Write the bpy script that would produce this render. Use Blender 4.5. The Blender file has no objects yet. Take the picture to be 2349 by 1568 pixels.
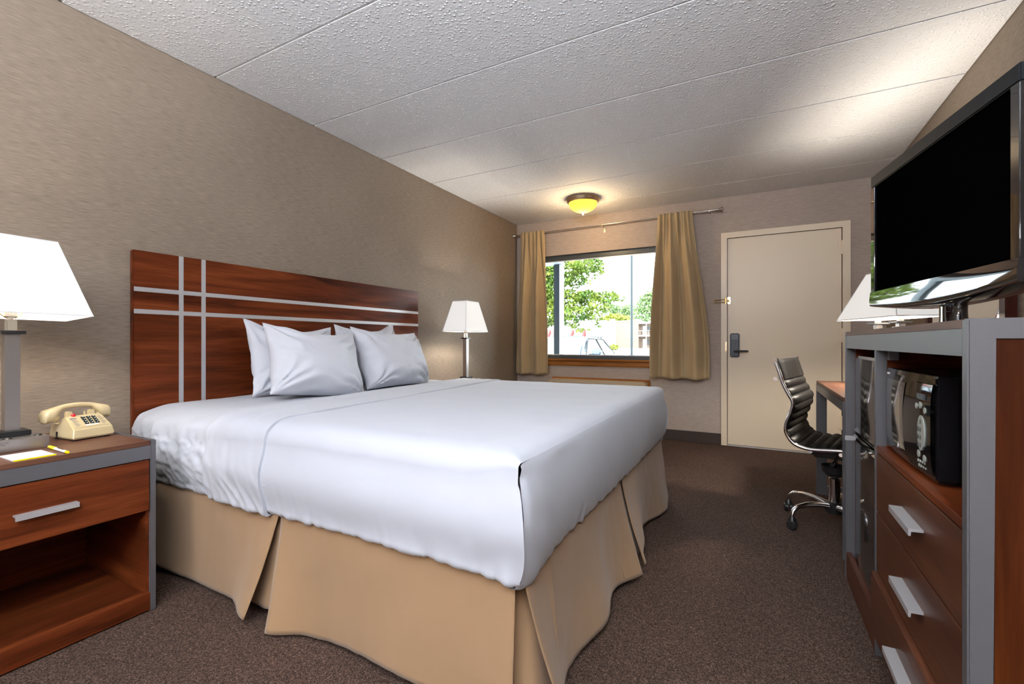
import bpy, bmesh, math, random
from mathutils import Vector, Matrix, noise
random.seed(7)
PI = math.pi
sc = bpy.context.scene
COL = sc.collection

# ------------------------------------------------------------------ camera, world, exposure
YAW = math.atan(558.5 / 1044.0)
cam_d = bpy.data.cameras.new('camera')
cam = bpy.data.objects.new('camera', cam_d); COL.objects.link(cam)
cam.location = (0, 0, 1.016)
cam.rotation_euler = (PI / 2, 0, YAW)
cam_d.sensor_width = 36.0
cam_d.lens = 36.0 * 1044.0 / 2349.0
cam_d.clip_start = 0.02; cam_d.clip_end = 600
sc.camera = cam
vs = sc.view_settings
vs.view_transform = 'Standard'; vs.look = 'None'; vs.gamma = 1.0; vs.use_curve_mapping = False
vs.exposure = 1.0
sc.cycles.use_denoising = True
sc.cycles.max_bounces = 9
sc.cycles.diffuse_bounces = 5
sc.cycles.sample_clamp_indirect = 6.0
sc.cycles.caustics_reflective = False
sc.cycles.caustics_refractive = False

wd = bpy.data.worlds.new('world'); sc.world = wd; wd.use_nodes = True
bgn = wd.node_tree.nodes['Background']
bgn.inputs[0].default_value = (0.86, 0.93, 1.0, 1)
bgn.inputs[1].default_value = 6.0

def add_light(name, kind, loc, energy, color=(1, 1, 1), size=0.1, rot=None):
    l = bpy.data.lights.new(name, kind); l.energy = energy; l.color = color
    if kind in ('POINT', 'SPOT'): l.shadow_soft_size = size
    o = bpy.data.objects.new(name, l); COL.objects.link(o); o.location = loc
    if rot: o.rotation_euler = rot
    return o
sun = add_light('sun', 'SUN', (0, -5, 20), 2.6, (1.0, 0.95, 0.86))
sun.data.angle = 0.02
sun.rotation_euler = Vector((0.35, 0.75, -1.0)).to_track_quat('-Z', 'Y').to_euler()

# room dimensions (metres, camera stands at x=0 y=0)
XL, XR, YB, YR, ZC = -2.578, 0.99, 4.95, -2.7, 2.443

# ------------------------------------------------------------------ materials
MATS = {}
def new_mat(name):
    m = bpy.data.materials.new(name); m.use_nodes = True
    nt = m.node_tree; MATS[name] = m
    return m, nt, nt.nodes['Principled BSDF']
def N(nt, t, **kw):
    n = nt.nodes.new(t)
    for k, v in kw.items():
        if k in n.inputs: n.inputs[k].default_value = v
        else: setattr(n, k, v)
    return n
def coords(nt, scale=(1, 1, 1), loc=(0, 0, 0), kind='Object'):
    tc = N(nt, 'ShaderNodeTexCoord'); mp = N(nt, 'ShaderNodeMapping')
    mp.inputs['Scale'].default_value = scale; mp.inputs['Location'].default_value = loc
    nt.links.new(tc.outputs[kind], mp.inputs['Vector'])
    return mp.outputs['Vector']
def ramp(nt, fac, stops):
    r = N(nt, 'ShaderNodeValToRGB'); e = r.color_ramp.elements
    while len(e) < len(stops): e.new(0.5)
    for i, (p, c) in enumerate(stops):
        e[i].position = p; e[i].color = (*c, 1) if len(c) == 3 else c
    nt.links.new(fac, r.inputs['Fac'])
    return r.outputs['Color']
def bump(nt, h, bsdf, strength=0.3, dist=0.01):
    b = N(nt, 'ShaderNodeBump'); b.inputs['Strength'].default_value = strength; b.inputs['Distance'].default_value = dist
    nt.links.new(h, b.inputs['Height']); nt.links.new(b.outputs['Normal'], bsdf.inputs['Normal'])
    return b
def plain(name, col, rough=0.5, metal=0.0, coat=0.0, spec=0.5, bumpy=None, sheen=0.0):
    m, nt, p = new_mat(name)
    p.inputs['Base Color'].default_value = (*col, 1); p.inputs['Roughness'].default_value = rough
    p.inputs['Metallic'].default_value = metal; p.inputs['Coat Weight'].default_value = coat
    p.inputs['Specular IOR Level'].default_value = spec
    p.inputs['Sheen Weight'].default_value = sheen
    if bumpy:
        sca, st = bumpy
        n = N(nt, 'ShaderNodeTexNoise', Scale=sca, Detail=3.0)
        nt.links.new(coords(nt), n.inputs['Vector']); bump(nt, n.outputs['Fac'], p, st, 0.004)
        mx = N(nt, 'ShaderNodeMix', data_type='RGBA'); mx.inputs['Factor'].default_value = 0.0
    return m
def wood(name, axis, dark, mid, light, rough=0.3):
    m, nt, p = new_mat(name)
    s1 = [13.0] * 3; s1[axis] = 1.1
    s2 = [160.0] * 3; s2[axis] = 5.0
    n1 = N(nt, 'ShaderNodeTexNoise', Scale=1.0, Detail=5.0, Roughness=0.6, Distortion=0.6)
    nt.links.new(coords(nt, s1), n1.inputs['Vector'])
    n2 = N(nt, 'ShaderNodeTexNoise', Scale=1.0, Detail=2.0)
    nt.links.new(coords(nt, s2), n2.inputs['Vector'])
    c = ramp(nt, n1.outputs['Fac'], [(0.28, dark), (0.5, mid), (0.70, light)])
    g = ramp(nt, n2.outputs['Fac'], [(0.35, (0.72, 0.68, 0.66)), (0.6, (1, 1, 1))])
    mx = N(nt, 'ShaderNodeMix', data_type='RGBA', blend_type='MULTIPLY'); mx.inputs['Factor'].default_value = 0.7
    nt.links.new(c, mx.inputs['A']); nt.links.new(g, mx.inputs['B'])
    nt.links.new(mx.outputs['Result'], p.inputs['Base Color'])
    p.inputs['Roughness'].default_value = rough; p.inputs['Specular IOR Level'].default_value = 0.14
    return m
CH = ((0.036, 0.008, 0.003), (0.122, 0.026, 0.008), (0.22, 0.054, 0.016))
wood_y = wood('cherry_wood_along', 1, *CH)
wood_z = wood('cherry_wood_upright', 2, *CH)
wood_d = wood('dark_cherry_end_panel', 2, (0.018, 0.005, 0.002), (0.045, 0.010, 0.003), (0.085, 0.021, 0.005))
wood_x = wood('cherry_wood_across', 0, *CH)
walnut = wood('brown_laminate', 1, (0.085, 0.035, 0.022), (0.13, 0.058, 0.036), (0.17, 0.08, 0.05), 0.34)
drawer_w = wood('dark_cherry_drawer', 1, (0.060, 0.020, 0.011), (0.095, 0.032, 0.016), (0.13, 0.046, 0.022), 0.34)
oak = wood('orange_oak', 0, (0.20, 0.065, 0.012), (0.32, 0.12, 0.025), (0.42, 0.17, 0.045), 0.35)

def wallpaper(name, axis, c0, c1):
    m, nt, p = new_mat(name)
    s = [14.0] * 3; s[2] = 430.0; s[axis] = 19.0
    n1 = N(nt, 'ShaderNodeTexNoise', Scale=1.0, Detail=4.0, Roughness=0.65)
    nt.links.new(coords(nt, s), n1.inputs['Vector'])
    s3 = [1.3] * 3
    n3 = N(nt, 'ShaderNodeTexNoise', Scale=1.0, Detail=2.0); nt.links.new(coords(nt, s3), n3.inputs['Vector'])
    ad = N(nt, 'ShaderNodeMath', operation='MULTIPLY_ADD'); ad.inputs[1].default_value = 0.25
    nt.links.new(n3.outputs['Fac'], ad.inputs[0]); nt.links.new(n1.outputs['Fac'], ad.inputs[2])
    c = ramp(nt, ad.outputs[0], [(0.42, c0), (0.80, c1)])
    nt.links.new(c, p.inputs['Base Color'])
    p.inputs['Roughness'].default_value = 0.72; p.inputs['Specular IOR Level'].default_value = 0.3
    bump(nt, n1.outputs['Fac'], p, 0.25, 0.002)
    return m
wall_m = wallpaper('tan_grasscloth_wallpaper', 1, (0.163, 0.126, 0.096), (0.298, 0.238, 0.184))
wall_b = wallpaper('tan_grasscloth_wallpaper_light_painted_in', 0, (0.31, 0.25, 0.215), (0.46, 0.385, 0.335))  # same wallpaper, painted lighter to make up for dim light at the far end

def ceiling_mat():
    m, nt, p = new_mat('popcorn_ceiling')
    v = coords(nt)
    n1 = N(nt, 'ShaderNodeTexNoise', Scale=75.0, Detail=3.0, Roughness=0.6); nt.links.new(v, n1.inputs['Vector'])
    vo = N(nt, 'ShaderNodeTexVoronoi', Scale=58.0); nt.links.new(v, vo.inputs['Vector'])
    big = N(nt, 'ShaderNodeTexNoise', Scale=9.0, Detail=2.0); nt.links.new(v, big.inputs['Vector'])
    # sparse raised flecks
    fl = N(nt, 'ShaderNodeMapRange'); fl.inputs[1].default_value = 0.05; fl.inputs[2].default_value = 0.42
    fl.inputs[3].default_value = 1.0; fl.inputs[4].default_value = 0.0
    nt.links.new(vo.outputs['Distance'], fl.inputs[0])
    wn = N(nt, 'ShaderNodeMath', operation='GREATER_THAN'); wn.inputs[1].default_value = 0.40
    sepc = N(nt, 'ShaderNodeSeparateColor'); nt.links.new(vo.outputs['Color'], sepc.inputs[0]); nt.links.new(sepc.outputs[0], wn.inputs[0])
    mu = N(nt, 'ShaderNodeMath', operation='MULTIPLY'); nt.links.new(fl.outputs[0], mu.inputs[0]); nt.links.new(wn.outputs[0], mu.inputs[1])
    ad = N(nt, 'ShaderNodeMath', operation='MULTIPLY_ADD'); ad.inputs[1].default_value = 0.6
    nt.links.new(n1.outputs['Fac'], ad.inputs[0]); nt.links.new(mu.outputs[0], ad.inputs[2])
    c = ramp(nt, ad.outputs[0], [(0.25, (0.74, 0.74, 0.75)), (0.62, (0.83, 0.83, 0.84)), (1.0, (0.98, 0.98, 0.98))])
    nt.links.new(c, p.inputs['Base Color']); p.inputs['Roughness'].default_value = 0.75
    bump(nt, ad.outputs[0], p, 0.7, 0.008)
    return m
ceil_m = ceiling_mat()

def carpet_mat():
    m, nt, p = new_mat('brown_loop_carpet')
    v = coords(nt)
    n1 = N(nt, 'ShaderNodeTexNoise', Scale=230.0, Detail=2.0, Roughness=0.7, Distortion=1.5); nt.links.new(v, n1.inputs['Vector'])
    n2 = N(nt, 'ShaderNodeTexNoise', Scale=95.0, Detail=2.0, Distortion=1.0); nt.links.new(v, n2.inputs['Vector'])
    n3 = N(nt, 'ShaderNodeTexNoise', Scale=1.6, Detail=2.0); nt.links.new(v, n3.inputs['Vector'])
    c = ramp(nt, n1.outputs['Fac'], [(0.32, (0.018, 0.011, 0.009)), (0.5, (0.078, 0.049, 0.038)), (0.68, (0.30, 0.215, 0.172))])
    g = ramp(nt, n2.outputs['Fac'], [(0.3, (0.62, 0.60, 0.60)), (0.7, (1.15, 1.08, 1.05))])
    h = ramp(nt, n3.outputs['Fac'], [(0.3, (0.88, 0.88, 0.88)), (0.7, (1.08, 1.06, 1.05))])
    mx = N(nt, 'ShaderNodeMix', data_type='RGBA', blend_type='MULTIPLY'); mx.inputs['Factor'].default_value = 1
    my = N(nt, 'ShaderNodeMix', data_type='RGBA', blend_type='MULTIPLY'); my.inputs['Factor'].default_value = 1
    nt.links.new(c, mx.inputs['A']); nt.links.new(g, mx.inputs['B'])
    nt.links.new(mx.outputs['Result'], my.inputs['A']); nt.links.new(h, my.inputs['B'])
    nt.links.new(my.outputs['Result'], p.inputs['Base Color'])
    p.inputs['Roughness'].default_value = 0.95; p.inputs['Specular IOR Level'].default_value = 0.15
    bump(nt, n1.outputs['Fac'], p, 0.9, 0.006)
    return m
carpet = carpet_mat()

def fabric(name, col, rough=0.85, weave=900.0, st=0.15, sheen=0.2, var=0.06):
    m, nt, p = new_mat(name)
    v = coords(nt)
    n = N(nt, 'ShaderNodeTexNoise', Scale=weave, Detail=1.0); nt.links.new(v, n.inputs['Vector'])
    n2 = N(nt, 'ShaderNodeTexNoise', Scale=6.0, Detail=3.0); nt.links.new(v, n2.inputs['Vector'])
    c = ramp(nt, n2.outputs['Fac'], [(0.3, tuple(x * (1 - var) for x in col)), (0.7, col)])
    nt.links.new(c, p.inputs['Base Color'])
    p.inputs['Roughness'].default_value = rough; p.inputs['Sheen Weight'].default_value = sheen
    p.inputs['Specular IOR Level'].default_value = 0.25
    bump(nt, n.outputs['Fac'], p, st, 0.001)
    return m
linen = fabric('white_cotton_sheet', (0.465, 0.485, 0.545), var=0.02)
pillow_m = fabric('white_pillowcase', (0.57, 0.59, 0.65), var=0.02)
skirt_m = fabric('tan_bed_skirt', (0.32, 0.197, 0.107), var=0.05)
curtain_m = fabric('khaki_curtain', (0.44, 0.325, 0.18), weave=500.0, st=0.3)
silver = plain('silver_laminate', (0.135, 0.134, 0.145), 0.36, 0.4, bumpy=(420.0, 0.10))
alum = plain('matte_aluminium', (0.60, 0.60, 0.62), 0.38, 0.6)
steel = plain('brushed_steel', (0.46, 0.43, 0.41), 0.36, 1.0)
chrome = plain('chrome', (0.82, 0.82, 0.84), 0.07, 1.0)
brass = plain('polished_brass', (0.90, 0.66, 0.26), 0.18, 1.0)
nickel = plain('brushed_nickel', (0.62, 0.58, 0.53), 0.25, 1.0)
bronze = plain('antique_brass_rim', (0.62, 0.47, 0.31), 0.32, 1.0)
mw_black = plain('microwave_black', (0.006, 0.006, 0.007), 0.05, spec=0.35)
gloss_black = plain('piano_black', (0.006, 0.006, 0.008), 0.03, 0.0, coat=1.0)
satin_black = plain('satin_black', (0.012, 0.012, 0.013), 0.35)
grey_bezel = plain('charcoal_bezel', (0.016, 0.019, 0.022), 0.45, spec=0.12)
screen_m = plain('dark_lcd_screen', (0.0010, 0.0010, 0.0012), 0.15, spec=0.0)
lock_m = plain('gunmetal_lock', (0.045, 0.050, 0.060), 0.38, 0.5)
cream = plain('cream_door_paint', (0.76, 0.65, 0.50), 0.33, spec=0.4)
beige_plastic = plain('ivory_plastic', (0.56, 0.45, 0.26), 0.22, coat=0.3)
panel_beige = plain('phone_face_beige', (0.52, 0.41, 0.23), 0.4)
key_m = plain('dark_green_key', (0.022, 0.032, 0.030), 0.35)
red_m = plain('red_message_lamp', (0.55, 0.003, 0.01), 0.12, coat=0.6)
white_m = plain('white_print', (0.8, 0.8, 0.82), 0.5)
grey_print = plain('grey_print', (0.20, 0.19, 0.17), 0.6)
blue_print = plain('navy_print', (0.03, 0.05, 0.22), 0.5)
ink = plain('black_print', (0.02, 0.02, 0.02), 0.5)
yellow = plain('yellow_plastic', (0.90, 0.72, 0.0), 0.25, coat=0.4)
paper = plain('white_paper', (0.62, 0.63, 0.69), 0.7)
leather = plain('black_leather', (0.009, 0.008, 0.0075), 0.45, spec=0.22)
baseboard_m = fabric('dark_brown_cove_base', (0.050, 0.036, 0.032), weave=400.0)
slat_dark = plain('dark_grille', (0.055, 0.06, 0.065), 0.5)
ac_beige = plain('ac_cover_beige', (0.50, 0.39, 0.255), 0.4)
bronze_frame = plain('bronze_aluminium_frame', (0.060, 0.068, 0.072), 0.4, 0.3)
keypad_m = plain('keypad_grey', (0.32, 0.34, 0.30), 0.35)
dark_in = plain('fridge_black', (0.012, 0.012, 0.013), 0.12, coat=0.5)
fridge_side = plain('fridge_grey_edge', (0.15, 0.15, 0.17), 0.35)
frame_wood = wood('dark_mirror_wood', 2, (0.03, 0.008, 0.006), (0.055, 0.015, 0.010), (0.08, 0.022, 0.014), 0.3)
mirror_m = plain('mirror_silvering', (0.85, 0.85, 0.85), 0.02, 1.0)
acrylic = plain('clear_acrylic', (0.75, 0.72, 0.66), 0.08, 0.0, spec=0.8)
acrylic.node_tree.nodes['Principled BSDF'].inputs['Transmission Weight'].default_value = 0.55

def emitter(name, col, strength, transl=(0.85, 0.83, 0.80), tr=0.45):
    m = bpy.data.materials.new(name); m.use_nodes = True; nt = m.node_tree; nt.nodes.clear()
    out = N(nt, 'ShaderNodeOutputMaterial'); d = N(nt, 'ShaderNodeBsdfDiffuse'); t = N(nt, 'ShaderNodeBsdfTranslucent')
    d.inputs[0].default_value = (*transl, 1); t.inputs[0].default_value = (*transl, 1)
    mx = N(nt, 'ShaderNodeMixShader'); mx.inputs[0].default_value = tr
    e = N(nt, 'ShaderNodeEmission'); e.inputs[0].default_value = (*col, 1); e.inputs[1].default_value = strength
    ad = N(nt, 'ShaderNodeAddShader')
    nt.links.new(d.outputs[0], mx.inputs[1]); nt.links.new(t.outputs[0], mx.inputs[2])
    nt.links.new(mx.outputs[0], ad.inputs[0]); nt.links.new(e.outputs[0], ad.inputs[1]); nt.links.new(ad.outputs[0], out.inputs[0])
    return m
shade_m = emitter('lit_white_lampshade', (1.0, 0.97, 0.93), 0.25, (0.56, 0.555, 0.55), 0.018)
amber_m = emitter('lit_amber_glass', (1.0, 0.58, 0.07), 0.70, (0.75, 0.42, 0.06))
bulb_m = emitter('glowing_bulb', (1.0, 0.88, 0.65), 5.0)

def glass_mat():
    m = bpy.data.materials.new('window_glass'); m.use_nodes = True; nt = m.node_tree; nt.nodes.clear()
    out = N(nt, 'ShaderNodeOutputMaterial'); t = N(nt, 'ShaderNodeBsdfTransparent'); g = N(nt, 'ShaderNodeBsdfGlossy')
    t.inputs[0].default_value = (0.95, 0.98, 0.97, 1); g.inputs['Roughness'].default_value = 0.0
    mx = N(nt, 'ShaderNodeMixShader'); fr = N(nt, 'ShaderNodeFresnel'); fr.inputs[0].default_value = 1.25
    nt.links.new(fr.outputs[0], mx.inputs[0]); nt.links.new(t.outputs[0], mx.inputs[1]); nt.links.new(g.outputs[0], mx.inputs[2])
    nt.links.new(mx.outputs[0], out.inputs[0])
    return m
glass = glass_mat()

# ------------------------------------------------------------------ mesh helpers
class BM:
    def __init__(s): s.b = bmesh.new()
    def box(s, x0, x1, y0, y1, z0, z1, bev=0.0, seg=2, mtx=None):
        r = bmesh.ops.create_cube(s.b, size=1.0); v = r['verts']
        for q in v:
            q.co = Vector(((x0 + x1) / 2 + q.co.x * (x1 - x0), (y0 + y1) / 2 + q.co.y * (y1 - y0), (z0 + z1) / 2 + q.co.z * (z1 - z0)))
        if bev > 0:
            e = list({e for q in v for e in q.link_edges})
            r2 = bmesh.ops.bevel(s.b, geom=e, offset=bev, segments=seg, affect='EDGES', clamp_overlap=True)
            v = r2['verts'] if mtx else v
        if mtx:
            vv = {q for q in v if q.is_valid}
            bmesh.ops.transform(s.b, matrix=mtx, verts=list(vv))
        return s
    def grid(s, P, closed_u=False, closed_v=False):
        V = [[s.b.verts.new(p) for p in row] for row in P]
        n, m = len(V), len(V[0])
        for i in range(n if closed_u else n - 1):
            for j in range(m if closed_v else m - 1):
                a, b, c, d = V[i][j], V[(i + 1) % n][j], V[(i + 1) % n][(j + 1) % m], V[i][(j + 1) % m]
                q = []
                for w in (a, b, c, d):
                    if w not in q: q.append(w)
                if len(q) >= 3:
                    try: s.b.faces.new(q)
                    except ValueError: pass
        return V
    def tube(s, pts, r, n=10, caps=True, closed=False, flat=None):
        pts = [Vector(p) for p in pts]; k = len(pts)
        rs = r if isinstance(r, (list, tuple)) else [r] * k
        rows = []; up = None
        for i, p in enumerate(pts):
            if closed: t = (pts[(i + 1) % k] - pts[i - 1]).normalized()
            else: t = (pts[min(i + 1, k - 1)] - pts[max(i - 1, 0)]).normalized()
            if up is None:
                up = Vector((0, 0, 1)) if abs(t.z) < 0.9 else Vector((1, 0, 0))
            a = t.cross(up).normalized(); b_ = a.cross(t).normalized(); up = b_
            rows.append([p + (a * math.cos(2 * PI * j / n) + b_ * math.sin(2 * PI * j / n)) * rs[i] for j in range(n)])
        V = s.grid(rows, closed_u=closed, closed_v=True)
        if caps and not closed:
            s.b.faces.new(list(reversed(V[0]))); s.b.faces.new(V[-1])
        return s
    def lathe(s, prof, n=32, c=(0, 0, 0), mtx=None):
        rows = []
        for (r, z) in prof:
            rr = max(r, 1e-5)
            rows.append([Vector((c[0] + rr * math.cos(2 * PI * j / n), c[1] + rr * math.sin(2 * PI * j / n), c[2] + z)) for j in range(n)])
        if mtx: rows = [[mtx @ p for p in row] for row in rows]
        V = s.grid(rows, closed_v=True)
        bmesh.ops.remove_doubles(s.b, verts=[v for row in V for v in row], dist=1e-4)
        return s
    def prism(s, poly, axis, a0, a1, bev=0.0):
        def mk(p, a):
            q = [0, 0, 0]; o = [i for i in range(3) if i != axis]
            q[axis] = a; q[o[0]] = p[0]; q[o[1]] = p[1]; return Vector(q)
        A = [s.b.verts.new(mk(p, a0)) for p in poly]; B = [s.b.verts.new(mk(p, a1)) for p in poly]
        n = len(poly); f = [s.b.faces.new(A), s.b.faces.new(list(reversed(B)))]
        for i in range(n): f.append(s.b.faces.new([A[(i + 1) % n], A[i], B[i], B[(i + 1) % n]]))
        if bev > 0:
            e = list({e for q in f for e in q.edges})
            bmesh.ops.bevel(s.b, geom=e, offset=bev, segments=2, affect='EDGES', clamp_overlap=True)
        return s
    def quad(s, *p):
        s.b.faces.new([s.b.verts.new(Vector(q)) for q in p]); return s

def finish(o, b, mat, smooth):
    bmesh.ops.recalc_face_normals(b.b, faces=b.b.faces[:])
    me = bpy.data.meshes.new(o); b.b.to_mesh(me); b.b.free()
    if mat: me.materials.append(mat)
    if smooth:
        for p in me.polygons: p.use_smooth = True
        try: me.set_sharp_from_angle(angle=math.radians(smooth if smooth is not True else 40))
        except Exception: pass
    return me
def part(name, b, mat, parent=None, smooth=True, label=None):
    o = bpy.data.objects.new(name, finish(name, b, mat, smooth)); COL.objects.link(o)
    if parent: o.parent = parent
    if label: o['label'] = label
    return o
def tag(o, label, cat, group=None):
    o['label'] = label; o['category'] = cat
    if group: o['group'] = group
    return o
def thing(name, label, cat, loc=(0, 0, 0), rotz=0.0, group=None):
    o = bpy.data.objects.new(name, None); COL.objects.link(o); o.empty_display_size = 0.1
    o.location = loc; o.rotation_euler = (0, 0, rotz)
    return tag(o, label, cat, group)
def struct(name, b, mat, parent=None, smooth=False, label=None):
    o = part(name, b, mat, parent, smooth)
    if not parent: o['kind'] = 'structure'
    if label: o['label'] = label
    return o
def box(name, x0, x1, y0, y1, z0, z1, mat, parent=None, bev=0.002, label=None):
    return part(name, BM().box(x0, x1, y0, y1, z0, z1, bev), mat, parent, True, label)
def copy_tree(o, parent=None):
    c = o.copy(); COL.objects.link(c); c.parent = parent
    for ch in list(o.children): copy_tree(ch, c)
    return c
def text_mesh(name, s, size, mat, parent, mtx, extrude=0.0002):
    cu = bpy.data.curves.new(name, 'FONT'); cu.body = s; cu.size = size; cu.extrude = extrude; cu.resolution_u = 2
    cu.align_x = 'RIGHT'
    t = bpy.data.objects.new(name, cu); COL.objects.link(t)
    dg = bpy.context.evaluated_depsgraph_get()
    me = bpy.data.meshes.new_from_object(t.evaluated_get(dg))
    bpy.data.objects.remove(t); bpy.data.curves.remove(cu)
    me.transform(mtx); me.materials.clear(); me.materials.append(mat)
    o = bpy.data.objects.new(name, me); COL.objects.link(o); o.parent = parent
    return o
def sstep(a, b, x):
    t = max(0.0, min(1.0, (x - a) / (b - a))); return t * t * (3 - 2 * t)
def nz(x, y, z=0.0): return noise.noise(Vector((x, y, z)))

# ------------------------------------------------------------------ room shell
struct('floor', BM().box(XL - 0.12, XR + 0.12, YR - 0.12, YB + 0.02, -0.12, 0.0), carpet, label='brown speckled loop carpet')
struct('wall_left', BM().box(XL - 0.12, XL, YR - 0.12, YB + 0.15, 0, ZC + 0.15), wall_m, label='tan grasscloth wall behind the headboard')
struct('wall_right', BM().box(XR, XR + 0.12, YR - 0.12, YB + 0.15, 0, ZC + 0.15), wall_m)
struct('wall_rear', BM().box(XL, XR, YR - 0.12, YR, 0, ZC + 0.15), wall_b)
WX0, WX1, WZ0, WZ1 = -2.42, -0.72, 0.822, 2.03          # window opening
DX0, DX1, DZ1 = -0.245, 0.680, 2.035                    # door opening
def wall_back():
    b = BM().b
    xs = [XL, WX0, WX1, DX0, DX1, XR]; zs = [0.0, WZ0, WZ1, DZ1, ZC + 0.15]
    hole = lambda i, k: (i == 1 and k == 1) or (i == 3 and k <= 2)
    cache = {}
    def v(i, k, y):
        key = (i, k, y)
        if key not in cache: cache[key] = b.verts.new((xs[i], y, zs[k]))
        return cache[key]
    Y0, Y1 = YB, YB + 0.15
    n, m = len(xs) - 1, len(zs) - 1
    for i in range(n):
        for k in range(m):
            if hole(i, k): continue
            b.faces.new([v(i, k, Y0), v(i + 1, k, Y0), v(i + 1, k + 1, Y0), v(i, k + 1, Y0)])
            b.faces.new([v(i, k + 1, Y1), v(i + 1, k + 1, Y1), v(i + 1, k, Y1), v(i, k, Y1)])
            for (di, dk, e) in ((-1, 0, ((i, k), (i, k + 1))), (1, 0, ((i + 1, k), (i + 1, k + 1))), (0, -1, ((i, k), (i + 1, k))), (0, 1, ((i, k + 1), (i + 1, k + 1)))):
                ii, kk = i + di, k + dk
                if not (0 <= ii < n and 0 <= kk < m) or hole(ii, kk):
                    (a, c), (d, e2) = e
                    b.faces.new([v(a, c, Y0), v(d, e2, Y0), v(d, e2, Y1), v(a, c, Y1)])
    w = BM(); w.b.free(); w.b = b
    return struct('wall_back', w, wall_b, label='tan wall with the window and the door')
wall_back()
# ceiling: concrete planks 0.62 m wide, each its own piece under one backing slab
ceil_o = struct('ceiling', BM().box(XL - 0.12, XR + 0.12, YR - 0.12, YB + 0.15, ZC + 0.045, ZC + 0.15), ceil_m, label='white popcorn textured plank ceiling')
y = 1.410 - 0.6205 * 7
pm = None
while y < YB:
    y0, y1 = max(y, YR), min(y + 0.6205, YB)
    if y1 - y0 > 0.02:
        part('ceiling_plank', BM().box(XL, XR, y0 + 0.0008, y1 - 0.0008, ZC, ZC + 0.05, 0.006, 2), ceil_m, ceil_o)
    y += 0.6205
struct('baseboard_back', BM().box(WX0 - 0.1, -0.30, YB - 0.008, YB, 0, 0.11, 0.003), baseboard_m)
struct('baseboard_left', BM().box(XL, XL + 0.008, YR, YB, 0, 0.11, 0.003), baseboard_m)
struct('baseboard_right', BM().box(XR - 0.008, XR, YR, YB, 0, 0.11, 0.003), baseboard_m)

# ------------------------------------------------------------------ window
def window():
    w = struct('window_1', BM().box(WX0, WX1, YB + 0.060, YB + 0.066, WZ0, WZ1), glass, label='clear picture window pane')
    fd = bronze_frame
    part('window_frame_head', BM().box(WX0, WX1, YB + 0.035, YB + 0.10, WZ1 - 0.055, WZ1, 0.003), fd, w)
    part('window_frame_foot', BM().box(WX0, WX1, YB + 0.035, YB + 0.10, WZ0, WZ0 + 0.040, 0.003), fd, w)
    part('window_frame_jamb', BM().box(WX0, WX0 + 0.05, YB + 0.035, YB + 0.10, WZ0 + 0.04, WZ1 - 0.055, 0.003), fd, w)
    part('window_frame_jamb', BM().box(WX1 - 0.05, WX1, YB + 0.035, YB + 0.10, WZ0 + 0.04, WZ1 - 0.055, 0.003), fd, w)
    part('glazing_bead', BM().box(WX0 + 0.05, WX1 - 0.05, YB + 0.046, YB + 0.058, WZ1 - 0.068, WZ1 - 0.054, 0.002), alum, w)
    part('glazing_bead', BM().box(WX0 + 0.05, WX1 - 0.05, YB + 0.046, YB + 0.058, WZ0 + 0.038, WZ0 + 0.05, 0.002), alum, w)
    prof = [(YB - 0.030, 0.806), (YB - 0.030, 0.822), (YB + 0.036, 0.823), (YB + 0.036, 0.80), (YB + 0.0, 0.80), (YB, 0.742), (YB - 0.012, 0.742), (YB - 0.016, 0.760), (YB - 0.012, 0.790)]
    struct('trim_1', BM().prism(prof, 0, WX0 - 0.03, WX1 + 0.03), oak, label='orange wooden window sill')
window()

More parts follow.
